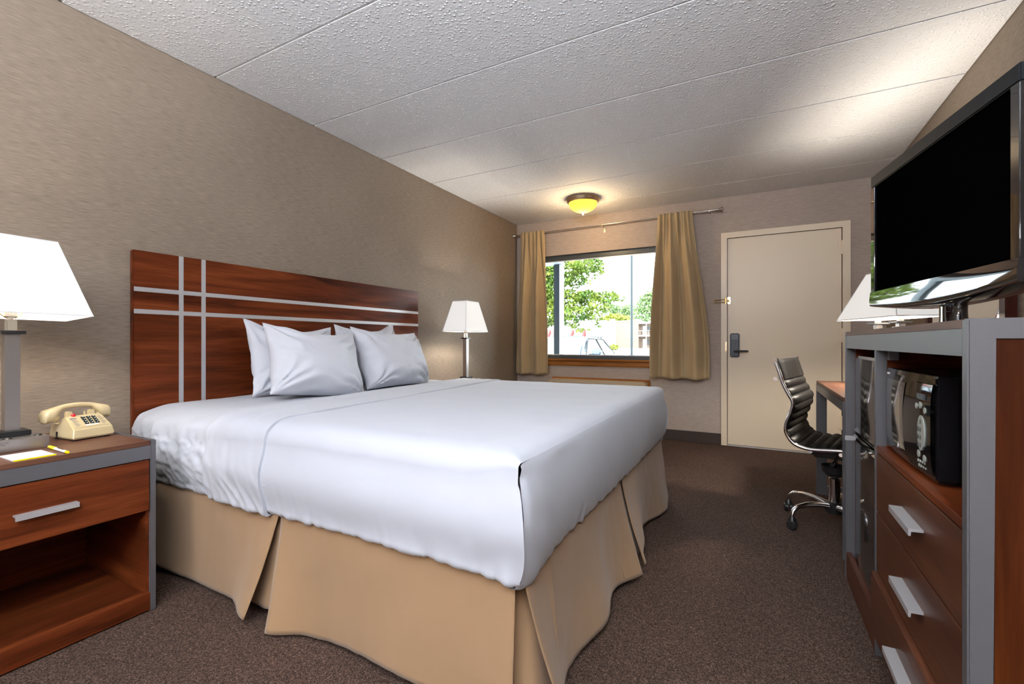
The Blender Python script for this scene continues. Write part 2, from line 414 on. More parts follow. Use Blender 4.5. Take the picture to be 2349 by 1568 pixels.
# ------------------------------------------------------------------ door
def door():
    d = struct('door_1', BM().box(DX0 + 0.004, DX1 - 0.005, YB + 0.004, YB + 0.045, 0.012, DZ1 - 0.004, 0.002), cream, label='plain cream painted entrance door')
    t = struct('trim_2', BM().prism([(-0.299, 0), (-0.299, 2.088), (0.738, 2.088), (0.738, 0), (DX1 + 0.002, 0), (DX1 + 0.002, DZ1), (DX0 - 0.002, DZ1), (DX0 - 0.002, 0)], 1, YB - 0.020, YB + 0.05, 0.002), cream, label='cream painted door frame')
    part('door_stop_backing', BM().box(DX0, DX1, YB + 0.05, YB + 0.13, 0.0, DZ1), satin_black, d)
    part('threshold', BM().box(DX0, DX1, YB - 0.022, YB + 0.045, 0.0, 0.010, 0.003), alum, d)
    for z in (1.857, 1.075, 0.297):
        h = part('hinge', BM().tube([(0.679, YB - 0.010, z - 0.062), (0.679, YB - 0.010, z + 0.062)], 0.0095, 12), cream, d)
        part('hinge_leaf', BM().box(0.652, 0.706, YB - 0.006, YB + 0.004, z - 0.058, z + 0.058, 0.002), cream, h)
    k = part('lock_plate', BM().box(-0.220, -0.136, YB - 0.024, YB + 0.006, 0.868, 1.102, 0.010, 3), lock_m, d)
    part('card_reader', BM().box(-0.207, -0.149, YB - 0.030, YB - 0.020, 1.036, 1.090, 0.004), plain('slate_reader', (0.07, 0.09, 0.115), 0.35), k)
    part('reader_slot', BM().box(-0.207, -0.149, YB - 0.0295, YB - 0.022, 1.030, 1.036, 0.001), satin_black, k)
    part('deadbolt_turn', BM().box(-0.176, -0.168, YB - 0.040, YB - 0.022, 0.972, 1.010, 0.003), satin_black, k)
    part('lever_rose', BM().tube([(-0.178, YB - 0.045, 0.928), (-0.178, YB - 0.02, 0.928)], 0.013, 14), satin_black, k)
    part('lever', BM().tube([(-0.186, YB - 0.052, 0.928), (-0.165, YB - 0.055, 0.929), (-0.09, YB - 0.056, 0.929), (-0.060, YB - 0.054, 0.928)], [0.008, 0.010, 0.009, 0.008], 12), satin_black, k)
    part('strike_plate', BM().box(-0.262, -0.248, YB - 0.0215, YB - 0.016, 0.925, 1.02, 0.001), bronze, t)
    # brass swing-bar guard
    g = part('door_guard', BM().box(-0.268, -0.252, YB - 0.026, YB - 0.018, 1.388, 1.452, 0.004), brass, d)
    part('guard_keeper', BM().box(-0.242, -0.216, YB - 0.014, YB + 0.006, 1.388, 1.456, 0.004), brass, g)
    part('guard_ball', BM().lathe([(0, -0.011), (0.008, -0.008), (0.011, 0), (0.008, 0.008), (0, 0.011)], 12, (-0.236, YB - 0.028, 1.42)), brass, g)
    lp = []
    for i in range(17):
        a = -PI / 2 + PI * i / 16
        lp.append((-0.350 - 0.013 * math.cos(a), YB - 0.030 , 1.418 + 0.013 * math.sin(a)))
    pts = [(-0.262, YB - 0.030, 1.405)] + lp + [(-0.262, YB - 0.030, 1.431)]
    part('guard_loop', BM().tube(pts, 0.0042, 8), brass, g)
    part('guard_pivot', BM().tube([(-0.260, YB - 0.030, 1.392), (-0.260, YB - 0.030, 1.450)], 0.006, 10), brass, g)
door()

# ------------------------------------------------------------------ bed
BX0, BX1, BY0, BY1, BZ = -2.525, -0.520, 1.035, 3.03, 0.712
def bed_dz(x, y, off=0.0):
    """drop of the mattress top near its rounded edges"""
    head = 1.0 - sstep(-2.3, -1.2, x)
    foot = sstep(-0.72, BX1, x)
    a = 0.085 + 0.075 * head - 0.030 * foot; bb = 0.060 + 0.040 * head - 0.032 * foot
    def rd(t, a, b):
        t = max(0.0, min(1.0, t / a)); return b * (1 - math.sqrt(max(0.0, 1 - t * t)))
    dy = max(rd(a - (y - BY0), a, bb), rd(a - (BY1 - y), a, bb))
    dx = rd(0.070 - (BX1 - x), 0.070, 0.036)
    return (dx ** 6 + dy ** 6) ** (1 / 6)
def side_profile(x, off, zb, ny=120, nside=34, tuck=True):
    """(y, z, kind) around the bed across its width at length x"""
    P = []
    ztop_edge = BZ - bed_dz(x, BY0) + 0.0
    def side(sgn, y_edge):
        L = []
        if tuck:
            for i in range(5):
                a = PI / 2 * (1 - i / 4.0) + 0.0
                L.append((y_edge + sgn * (0.035 * (1 if i == 0 else 0) + 0.020 * (1 - math.cos(a)) ) , zb + 0.018 * (1 - math.sin(a)) - 0.0))
        for i in range(1, nside):
            t = i / nside
            z = zb + 0.018 + (ztop_edge + off - zb - 0.018) * t
            L.append((y_edge - sgn * 0.022 * math.sin(PI * t) ** 1.7, z))
        return L
    near = side(1, BY0 - off)
    far = side(-1, BY1 + off)
    for (y_, z_) in near: P.append((y_, z_, 0))
    w = BY1 - BY0
    for i in range(ny + 1):
        t = i / ny
        # cluster samples near both edges
        t2 = 0.5 - 0.5 * math.cos(PI * t)
        t2 = 0.55 * t2 + 0.45 * t
        y_ = BY0 - off * (1 - 2 * t2) + w * t2
        P.append((y_, BZ + off - bed_dz(x, BY0 + w * t2), 1))
    for (y_, z_) in reversed(far): P.append((y_, z_, 2))
    return P
def drape(name, mat, parent, xs_fun, xe_fun, nx, off, zb_fun, wr, edge=True, ny=110, end_bulge=0.0, end_edge=None):
    rows = []
    for i in range(nx + 1):
        s = i / nx
        row = []
        xm = xs_fun(0.5) + (xe_fun(0.5) - xs_fun(0.5)) * s
        o = off
        if edge and i == 0: o = 0.001
        if end_edge is not None and i == nx: o = end_edge
        base = side_profile(xm, o, zb_fun(xm), ny)
        for k, (y_, z_, kd) in enumerate(base):
            v = max(0.0, min(1.0, (y_ - BY0) / (BY1 - BY0)))
            x = xs_fun(v) + (xe_fun(v) - xs_fun(v)) * s
            if edge and i == 1: x = xs_fun(v) + 0.004
            if end_edge is not None and i == nx - 1: x = xe_fun(v) - 0.002
            # recompute the height for the true x (slanted hem)
            if kd == 1: z_ = BZ + o - bed_dz(x, BY0 + (BY1 - BY0) * max(0.0, min(1.0, (y_ - BY0 + o) / (BY1 - BY0 + 2 * o))))
            if end_bulge and kd != 1: x += end_bulge * math.sin(PI * max(0.0, min(1.0, (z_ - 0.41) / 0.25))) ** 0.7 * s ** 6
            row.append(Vector((x, y_, z_)))
        rows.append(row)
    b = BM(); V = b.grid(rows)
    bmesh.ops.recalc_face_normals(b.b, faces=b.b.faces[:]); b.b.normal_update()
    for i, row in enumerate(V):
        for k, q in enumerate(row):
            if (i == 0 and edge) or (end_edge is not None and i == nx): continue
            n = q.normal.copy()
            if k < 40 and n.y > 0: n = -n
            if 40 < k < len(row) - 40 and n.z < 0: n = -n
            if k > len(row) - 40 and n.y < 0: n = -n
            q.co += n * wr(q.co)
    return part(name, b, mat, parent, 70)

bed = thing('bed', 'king size bed against the tan wall, under white bedding', 'bed', (-1.52, 2.03, 0))
M0 = Matrix.Translation((1.52, -2.03, 0))
def bpart(name, b, mat, parent=bed, smooth=True, label=None):
    bmesh.ops.transform(b.b, matrix=M0, verts=b.b.verts[:])
    return part(name, b, mat, parent, smooth, label)
bpart('bed_base', BM().box(-2.48, -0.60, 1.12, 2.94, 0.03, 0.16, 0.01), satin_black)
bpart('box_spring', BM().box(-2.50, -0.56, 1.085, 2.98, 0.16, 0.405, 0.02), linen)
matt = bpart('mattress', BM().box(-2.515, -0.555, 1.065, 3.0, 0.405, 0.695, 0.05, 4), linen)
def wr_fit(p):
    sidey = sstep(BY0 + 0.08, BY0 - 0.01, p.y)
    r = 0
    for (f, a) in ((9.0, 0.010), (19.0, 0.006), (38.0, 0.003)):
        t = nz(p.x * f * 0.9 + p.z * f * 0.55 + 3.1, p.y * f * 0.4, p.z * f * 1.15 + 9.0)
        r += a * (1 - 2.2 * abs(t))
    t2 = 0.0025 * nz(p.x * 14, p.y * 5, 1.0) + 0.0012 * nz(p.x * 40, p.y * 18, 4.0)
    hem = math.exp(-max(0, p.z - 0.41) / 0.04)
    return sidey * r * (1 - 0.6 * hem) + (1 - sidey) * t2 + sidey * hem * 0.006 * nz(p.x * 55, 2.0)
fs = drape('fitted_sheet', linen, matt, lambda v: BX0, lambda v: -1.45, 130, 0.004, lambda x: 0.398, wr_fit, edge=False)
fs.location = (1.52, -2.03, 0)

top_sheet = thing('top_sheet', 'smooth white top sheet tucked over the king bed, folded back below the pillows', 'bed sheet', (-1.0, 2.03, 0.4))
FOLD = lambda v: -1.535 - 0.165 * v
def wr_cuff(p):
    sidey = sstep(BY0 + 0.06, BY0 - 0.01, p.y)
    hem = math.exp(-max(0, p.z - 0.41) / 0.06)
    t = 0.004 * nz(p.x * 16, p.y * 5, p.z * 3) + 0.002 * nz(p.x * 30 + p.z * 8, 3.3, p.z * 14)
    t += sidey * 0.005 * (1 - 2.4 * abs(nz(p.x * 18 + p.z * 10, 5.0, p.z * 9))) * sstep(0.62, 0.45, p.z)
    return t + sidey * hem * 0.006 * nz(p.x * 48, 6.0)
cf = drape('folded_cuff', linen, top_sheet, lambda v: -1.89 - 0.10 * v, lambda v: FOLD(v), 60, 0.027, lambda x: 0.396, wr_cuff, end_edge=0.016)
cf.location = (1.0, -2.03, -0.4)
def wr_main(p):
    sidey = sstep(BY0 + 0.06, BY0 - 0.01, p.y) + sstep(BY1 - 0.06, BY1 + 0.01, p.y)
    hem = math.exp(-max(0, p.z - 0.405) / 0.055)
    t = 0.0028 * nz(p.x * 3.0, p.y * 7.0, 2.0) + 0.0010 * nz(p.x * 9, p.y * 26, 5.0)
    # long soft folds running along the length by the foot, and a small crease line
    t += 0.004 * sstep(-0.9, -0.55, p.x) * nz(p.x * 16, p.y * 2.2, 8.0) * (1 - sidey)
    r = 0.004 * nz(p.x * 3.5, 1.0, p.z * 2.5) * sidey
    r += sidey * hem * (0.009 * nz(p.x * 30, 4.0, p.z * 6) + 0.004 * nz(p.x * 75, 7.0))
    corner = sidey * sstep(-0.75, -0.53, p.x)
    r += corner * 0.004 * nz(p.x * 12, 2.0, p.z * 14)
    return t * sstep(BX1, BX1 - 0.06, p.x) + r
mn = drape('sheet_top', linen, top_sheet, lambda v: -1.86 - 0.10 * v, lambda v: BX1 - 0.004, 165, 0.020, lambda x: 0.402 - 0.012 * sstep(-0.8, -0.5, x), wr_main, end_bulge=0.026)
mn.location = (1.0, -2.03, -0.4)
def foot_panel():
    rows = []; ny = 150; nz_ = 46
    for j in range(ny + 1):
        t = j / ny
        row = []
        for i in range(nz_ + 1):
            s = i / nz_
            ext = 0.010 + 0.020 * math.sin(PI * min(1, s * 1.0))
            y_ = BY0 - ext + (BY1 - BY0 + 2 * ext) * t
            yc = BY0 + (BY1 - BY0) * t
            zt = BZ + 0.020 - bed_dz(BX1 - 0.004, yc)
            zb = 0.405 - 0.035 * math.exp(-((y_ - BY0 - 0.05) / 0.09) ** 2)
            e = min(y_ - BY0 + ext, BY1 + ext - y_)
            z_ = zt + (zb - zt) * s
            x_ = BX1 - 0.004 + 0.030 * math.sin(PI * s) ** 0.7
            k = math.exp(-e / 0.018) * sstep(0.0, 0.12, s)
            x_ -= 0.014 * k
            hem = math.exp(-(z_ - zb) / 0.06)
            x_ += hem * (0.010 * nz(y_ * 26, 11.0, z_ * 5) + 0.004 * nz(y_ * 70, 3.0))
            x_ += sstep(0, 0.15, s) * (0.007 * nz(y_ * 3.5, z_ * 3, 21.0) + 0.006 * sstep(0.28, 0.0, e) * nz(y_ * 16 + z_ * 9, z_ * 11, 2.0))
            row.append(Vector((x_, y_, z_ + hem * 0.006 * nz(y_ * 22, 1.7))))
        row.append(Vector((row[-1].x - 0.025, y_, zb + 0.004)))
        rows.append(row)
    b = BM(); b.grid(rows)
    o = part('foot_drop', b, linen, top_sheet, 70); o.location = (1.0, -2.03, -0.4)
foot_panel()

# bed skirt: panels that hang from the box spring, split by open pleats
skirt = thing('bed_skirt', 'tan pleated bed skirt hanging to the carpet', 'bed skirt', (-1.52, 2.03, 0))
SZ = 0.425
def skirt_panel(name, along, a_top, a_bot, fixed, out, n=70, m=26, zb=0.03, zw=0.010, seed=0.0):
    """along: 0 = runs in x (fixed is y), 1 = runs in y (fixed is x); a_top / a_bot: (start, end); out(t) = flare at the hem"""
    rows = []
    for j in range(n + 1):
        t = j / n; row = []
        for i in range(m + 1):
            s = i / m
            a = (a_top[0] + (a_top[1] - a_top[0]) * t) * (1 - s) + (a_bot[0] + (a_bot[1] - a_bot[0]) * t) * s
            z = SZ + (zb + zw * math.sin(7.0 * t + seed) - SZ) * s
            o = out(t) * (s ** 1.35) + 0.004 * nz(t * 6 + seed, s * 2.5) + 0.002 * nz(t * 22, s * 3 + seed)
            if along == 0: p = Vector((a, fixed - o, z))
            elif along == 1: p = Vector((fixed + o, a, z))
            else: p = Vector((a, fixed + o, z))
            row.append(p)
        rows.append(row)
    b = BM(); b.grid(rows)
    o = part(name, b, skirt_m, skirt, 60)
    o.location = (1.52, -2.03, 0)
    md = o.modifiers.new('thick', 'SOLIDIFY'); md.thickness = 0.002
    return o
SY, SX = 1.045, -0.535
skirt_panel('skirt_panel', 0, (-2.50, -1.495), (-2.52, -1.585), SY, lambda t: 0.012 + 0.018 * math.sin(6.5 * t + 1.2) + 0.050 * sstep(0.80, 1.0, t), seed=1)
skirt_panel('skirt_panel', 0, (-1.492, -0.548), (-1.487, -0.552), SY, lambda t: 0.008 + 0.050 * sstep(0.14, 0.0, t) + 0.012 * math.sin(9 * t + 2.2) + 0.022 * sstep(0.8, 1, t), seed=4, zb=0.024)
skirt_panel('pleat_insert', 0, (-1.66, -1.40), (-1.74, -1.40), SY + 0.016, lambda t: 0.016, n=20, seed=2, zb=0.05)
skirt_panel('skirt_panel', 1, (1.058, 2.02), (1.125, 1.985), SX, lambda t: 0.050 + 0.022 * math.sin(11.5 * t + 1.8) + 0.045 * sstep(0.65, 1, t) + 0.012 * sstep(0.12, 0, t), seed=3, zb=0.026, n=90)
skirt_panel('skirt_panel', 1, (2.025, 3.02), (2.055, 3.03), SX + 0.002, lambda t: 0.035 + 0.055 * math.exp(-(t / 0.07) ** 2) + 0.030 * math.sin(9.5 * t + 0.4) + 0.02 * sstep(0.85, 1, t), seed=6, zb=0.032, n=90)
skirt_panel('pleat_insert', 1, (1.90, 2.16), (1.86, 2.22), SX - 0.012, lambda t: 0.072, n=20, seed=5, zb=0.05)
def corner_insert():
    rows = []
    for j in range(25):
        t = j / 24; row = []
        for i in range(27):
            s = i / 26
            a = PI / 2 * t
            r_ = 0.010 + 0.030 * s
            x = SX - 0.075 + (0.078 + 0.040 * s) * math.sin(a); y_ = SY + 0.110 - (0.100 + 0.012 * s) * math.cos(a)
            k = 0.010 * math.sin(3 * PI * t) * s
            row.append(Vector((x - k, y_ + k + 0.07 * t, SZ + (0.03 - SZ) * s)))
        rows.append(row)
    b = BM(); b.grid(rows); o = part('corner_insert', b, skirt_m, skirt, 60); o.location = (1.52, -2.03, 0)
corner_insert()
skirt_panel('skirt_panel', 2, (-2.50, -0.548), (-2.50, -0.552), 3.02, lambda t: 0.012 + 0.012 * math.sin(8 * t), seed=9)

# headboard
hb = thing('headboard', 'cherry wood headboard with silver inlaid bands, fixed to the wall behind the bed', 'headboard', (-2.56, 2.045, 0.20))
def hbox(name, y0, y1, z0, z1, x0, x1, mat, bev=0.002):
    return box(name, x0 + 2.56, x1 + 2.56, y0 - 2.045, y1 - 2.045, z0 - 0.20, z1 - 0.20, mat, hb, bev)
hbox('panel', 1.032, 3.060, 0.20, 1.447, -2.577, -2.548, wood_y, 0.005)
for yy in (1.234, 1.339): hbox('upright_band', yy - 0.0105, yy + 0.0105, 0.21, 1.446, -2.549, -2.5462, alum, 0.0005)
for zz in (1.264, 1.160): hbox('cross_band', 1.036, 3.058, zz - 0.0105, zz + 0.0105, -2.549, -2.5458, alum, 0.0005)

# pillows
def pillow(label, bot, top, width, thick, yaw, seed, dl=0.0, dr=0.0):
    bot, top = Vector(bot), Vector(top)
    up = (top - bot); h = up.length; up.normalize()
    side = Vector((math.sin(-yaw), math.cos(yaw), 0)); side = (side - up * side.dot(up)).normalized()
    nrm = side.cross(up).normalized()
    if nrm.x < 0: nrm = -nrm
    n, m = 56, 48
    b = BM(); V = {}
    def pt(i, j, s):
        u, v = -1 + 2 * i / n, -1 + 2 * j / m
        pin_u = 1 - 0.085 * (1 - v * v) + 0.02 * nz(v * 2.5, seed, 1.0)
        pin_v = 1 - 0.10 * (1 - u * u) * (1 if v > 0 else 0.25) + 0.02 * nz(u * 2.5, seed, 3.0)
        a = u * width / 2 * pin_u; c = v * h / 2 * pin_v
        if v > 0: c += (dl * sstep(-0.3, -1, u) + dr * sstep(0.3, 1, u)) * v * v
        th = ((1 - abs(u) ** 3.2) * (1 - abs(v) ** 3.2)); th = max(0.0, th) ** 0.62
        th *= thick / 2 * (1.12 - 0.22 * v)
        # tension folds towards the corners plus soft creases
        cr = 0.0
        for (cu, cv) in ((-1, -1), (1, -1), (-1, 1), (1, 1)):
            du, dv = u - cu, v - cv; rr = math.hypot(du, dv); an = math.atan2(dv, du)
            cr += math.exp(-((rr - 0.45) / 0.38) ** 2) * 0.011 * math.sin(an * 13 + seed * 3 + 5 * nz(rr * 2, an, seed))
        cr += 0.009 * nz(u * 2.3 + seed, v * 2.3, s) + 0.0035 * nz(u * 7 + seed, v * 7, s)
        edge = min(1.0, th / (thick * 0.16))
        return up * c + side * a + nrm * (s * (th + cr * edge)) + nrm * (0.012 * nz(u * 1.7, v * 1.7, seed + 5))
    for s in (1, -1):
        for i in range(n + 1):
            for j in range(m + 1):
                rim = i in (0, n) or j in (0, m)
                key = (i, j, 0 if rim else s)
                if key not in V: V[key] = b.b.verts.new(pt(i, j, s))
        g = lambda i, j: V[(i, j, 0 if (i in (0, n) or j in (0, m)) else s)]
        for i in range(n):
            for j in range(m):
                b.b.faces.new([g(i, j), g(i + 1, j), g(i + 1, j + 1), g(i, j + 1)])
    o = part('pillow', b, pillow_m, None, 75)
    o.location = bot + (top - bot) / 2
    return tag(o, label, 'pillow', 'white pillows on the bed')
pillow('plump white pillow in front, on the half of the bed by the telephone nightstand', (-2.085, 1.70, 0.722), (-2.245, 1.765, 1.075), 0.555, 0.20, -0.10, 1.0, 0.02, 0.03)
pillow('white pillow leaning on the headboard behind the plump front pillow', (-2.34, 1.76, 0.722), (-2.43, 1.765, 1.095), 0.58, 0.15, 0.0, 2.3, 0.045, 0.02)
pillow('plump white pillow in front, on the half of the bed by the window', (-2.105, 2.345, 0.722), (-2.24, 2.345, 1.085), 0.61, 0.20, 0.0, 3.7, 0.03, 0.0)
pillow('white pillow leaning on the headboard behind the window-side front pillow', (-2.35, 2.36, 0.722), (-2.44, 2.365, 1.110), 0.57, 0.14, 0.0, 4.9, 0.02, 0.05)

# ------------------------------------------------------------------ nightstands
def nightstand(label, loc, group):
    t = thing('nightstand', label, 'nightstand', loc, 0, group)
    D, W, H_ = 0.545, 0.305, 0.645
    for s in (-1, 1):
        sp = box('side_panel', 0, D, min(s * W, s * (W - 0.018)), max(s * W, s * (W - 0.018)), 0, H_, silver, t, 0.002)
        box('side_lining', 0.01, D - 0.012, min(s * (W - 0.0175), s * (W - 0.028)), max(s * (W - 0.0175), s * (W - 0.028)), 0.0, 0.575, wood_x, sp, 0.0)
    i = W - 0.018
    box('top', 0, D - 0.001, -i, i, 0.626, 0.6435, walnut, t, 0.0015)
    box('top_rail', 0.02, D - 0.001, -i, i, 0.576, 0.626, silver, t, 0.001)
    dr = box('drawer', 0.03, D - 0.001, -i + 0.003, i - 0.003, 0.383, 0.572, wood_y, t, 0.0015)
    b = BM().prism([(D + 0.024, 0.482), (D + 0.024, 0.466), (D + 0.019, 0.466), (D + 0.019, 0.477), (D - 0.002, 0.477), (D - 0.002, 0.482)], 1, -0.075, 0.075, 0.0006)
    part('handle', b, alum, dr, True, 'slim aluminium bar pull')
    box('shelf', 0.02, D - 0.02, -i, i, 0.045, 0.066, wood_y, t, 0.001)
    box('plinth', D - 0.022, D - 0.001, -i, i, 0.006, 0.070, wood_y, t, 0.0015)
    box('back_panel', 0.0, 0.018, -i, i, 0.0, 0.626, wood_y, t, 0.0)
    return t
nightstand('cherry nightstand with silver trim holding the telephone', (-2.560, 0.585, 0), 'matching nightstands')
nightstand('cherry nightstand with silver trim between bed and window curtain', (-2.560, 3.405, 0), 'matching nightstands')

# ------------------------------------------------------------------ table lamps
def shade_bm(wx0, wy0, wx1, wy1, z0, z1):
    b = BM(); th = 0.0025
    def ring(wx, wy, z): return [Vector((wx, wy, z)), Vector((-wx, wy, z)), Vector((-wx, -wy, z)), Vector((wx, -wy, z))]
    rows = [ring(wx0, wy0, z0), ring(wx1, wy1, z1), ring(wx1 - th, wy1 - th, z1), ring(wx0 - th, wy0 - th, z0)]
    b.grid(rows, closed_u=True, closed_v=True)
    return b
trim_m = plain('shade_trim', (0.78, 0.78, 0.80), 0.8)
def shade_rims(parent, wx, wy, wx1, wy1, z0, z1):
    def ringtube(wx, wy, z, r):
        b = BM(); P = [(wx, wy), (-wx, wy), (-wx, -wy), (wx, -wy)]
        rows = []
        for (sx, sy) in P:
            k = 1
            ox, oy = math.copysign(r, sx), math.copysign(r, sy)
            rows.append([Vector((sx + ox, sy + oy, z - r)), Vector((sx + ox, sy + oy, z + r)), Vector((sx - ox, sy - oy, z + r)), Vector((sx - ox, sy - oy, z - r))])
        b.grid(rows, closed_u=True, closed_v=True)
        return b
    part('shade_rim', ringtube(wx - 0.001, wy - 0.001, z0 + 0.002, 0.0026), trim_m, parent)
    part('shade_rim', ringtube(wx1 - 0.001, wy1 - 0.001, z1 - 0.002, 0.0026), trim_m, parent)
    for sx in (1, -1):
        for sy in (1, -1):
            part('shade_corner_seam', BM().tube([(sx * wx, sy * wy, z0), (sx * wx1, sy * wy1, z1)], 0.0022, 6), trim_m, parent)
LAMPC = (1.0, 0.90, 0.76)
def table_lamp(label, loc, power, text=False):
    t = thing('table_lamp', label, 'lamp', loc, 0, 'nightstand lamps')
    bx = box('outlet_box', -0.066, 0.115, -0.067, 0.067, 0.0, 0.042, steel, t, 0.002)
    part('outlet_cover', BM().lathe([(0, 0.006), (0.008, 0.005), (0.013, 0.0), (0.013, -0.004)], 14, (0.085, 0.045, 0.042)), satin_black, bx)
    part('outlet_cover', BM().lathe([(0, 0.006), (0.008, 0.005), (0.013, 0.0), (0.013, -0.004)], 14, (0.085, -0.030, 0.042)), satin_black, bx)
    if text:
        R = Matrix(((0, 0, 1, 0), (1, 0, 0, 0), (0, 1, 0, 0), (0, 0, 0, 1)))
        text_mesh('lettering', 'WILL UP ON', 0.0065, ink, bx, Matrix.Translation((0.1152, -0.034, 0.031)) @ R)
        text_mesh('lettering', 'outlet', 0.0055, ink, bx, Matrix.Translation((0.1152, -0.041, 0.0255)) @ R)
    box('foot_plate', -0.037, 0.047, -0.040, 0.040, 0.042, 0.060, satin_black, t, 0.002)
    box('stem', -0.019, 0.019, -0.019, 0.019, 0.060, 0.400, steel, t, 0.001)
    box('cap_plate', -0.031, 0.031, -0.031, 0.031, 0.400, 0.412, satin_black, t, 0.001)
    part('clear_neck', BM().box(-0.013, 0.013, -0.013, 0.013, 0.412, 0.452, 0.002), acrylic, t)
    part('socket', BM().lathe([(0.0, 0.450), (0.012, 0.450), (0.012, 0.458), (0.017, 0.463), (0.017, 0.505), (0.0, 0.505)], 18), nickel, t)
    hp = [(0, 0.028 * 0.4, 0.455)]
    hp = []
    for i in range(25):
        a = PI * 2 * i / 24
        hp.append((0.0, 0.052 * math.sin(a), 0.455 + 0.115 * (1 - math.cos(a))))
    part('harp', BM().tube(hp[:-1], 0.0016, 6, closed=True), brass, t)
    part('bulb', BM().lathe([(0, 0.505), (0.012, 0.508), (0.014, 0.525), (0.028, 0.555), (0.030, 0.575), (0.020, 0.598), (0, 0.606)], 18), bulb_m, t)
    sh = part('lamp_shade', shade_bm(0.122, 0.185, 0.072, 0.100, 0.465, 0.738), shade_m, t, False, 'white tapered rectangular fabric shade')
    if text:      # this shade sits slightly crooked
        Rt = Matrix.Rotation(-0.055, 4, 'Y') @ Matrix.Rotation(-0.018, 4, 'X'); pv = Vector((0, 0, 0.60))
        sh.rotation_euler = Rt.to_euler(); sh.location = pv - Rt @ pv
    shade_rims(sh, 0.122, 0.185, 0.072, 0.100, 0.465, 0.738)
    l = add_light('bulb_light', 'POINT', (0, 0, 0.575), power, LAMPC, 0.035); l.parent = t
    return t
table_lamp('steel lamp with white shade standing beside the telephone', (-2.33, 0.585, 0.6435), 15.0, True)
table_lamp('steel lamp with white shade standing between pillows and curtain', (-2.315, 3.44, 0.6435), 44.0)

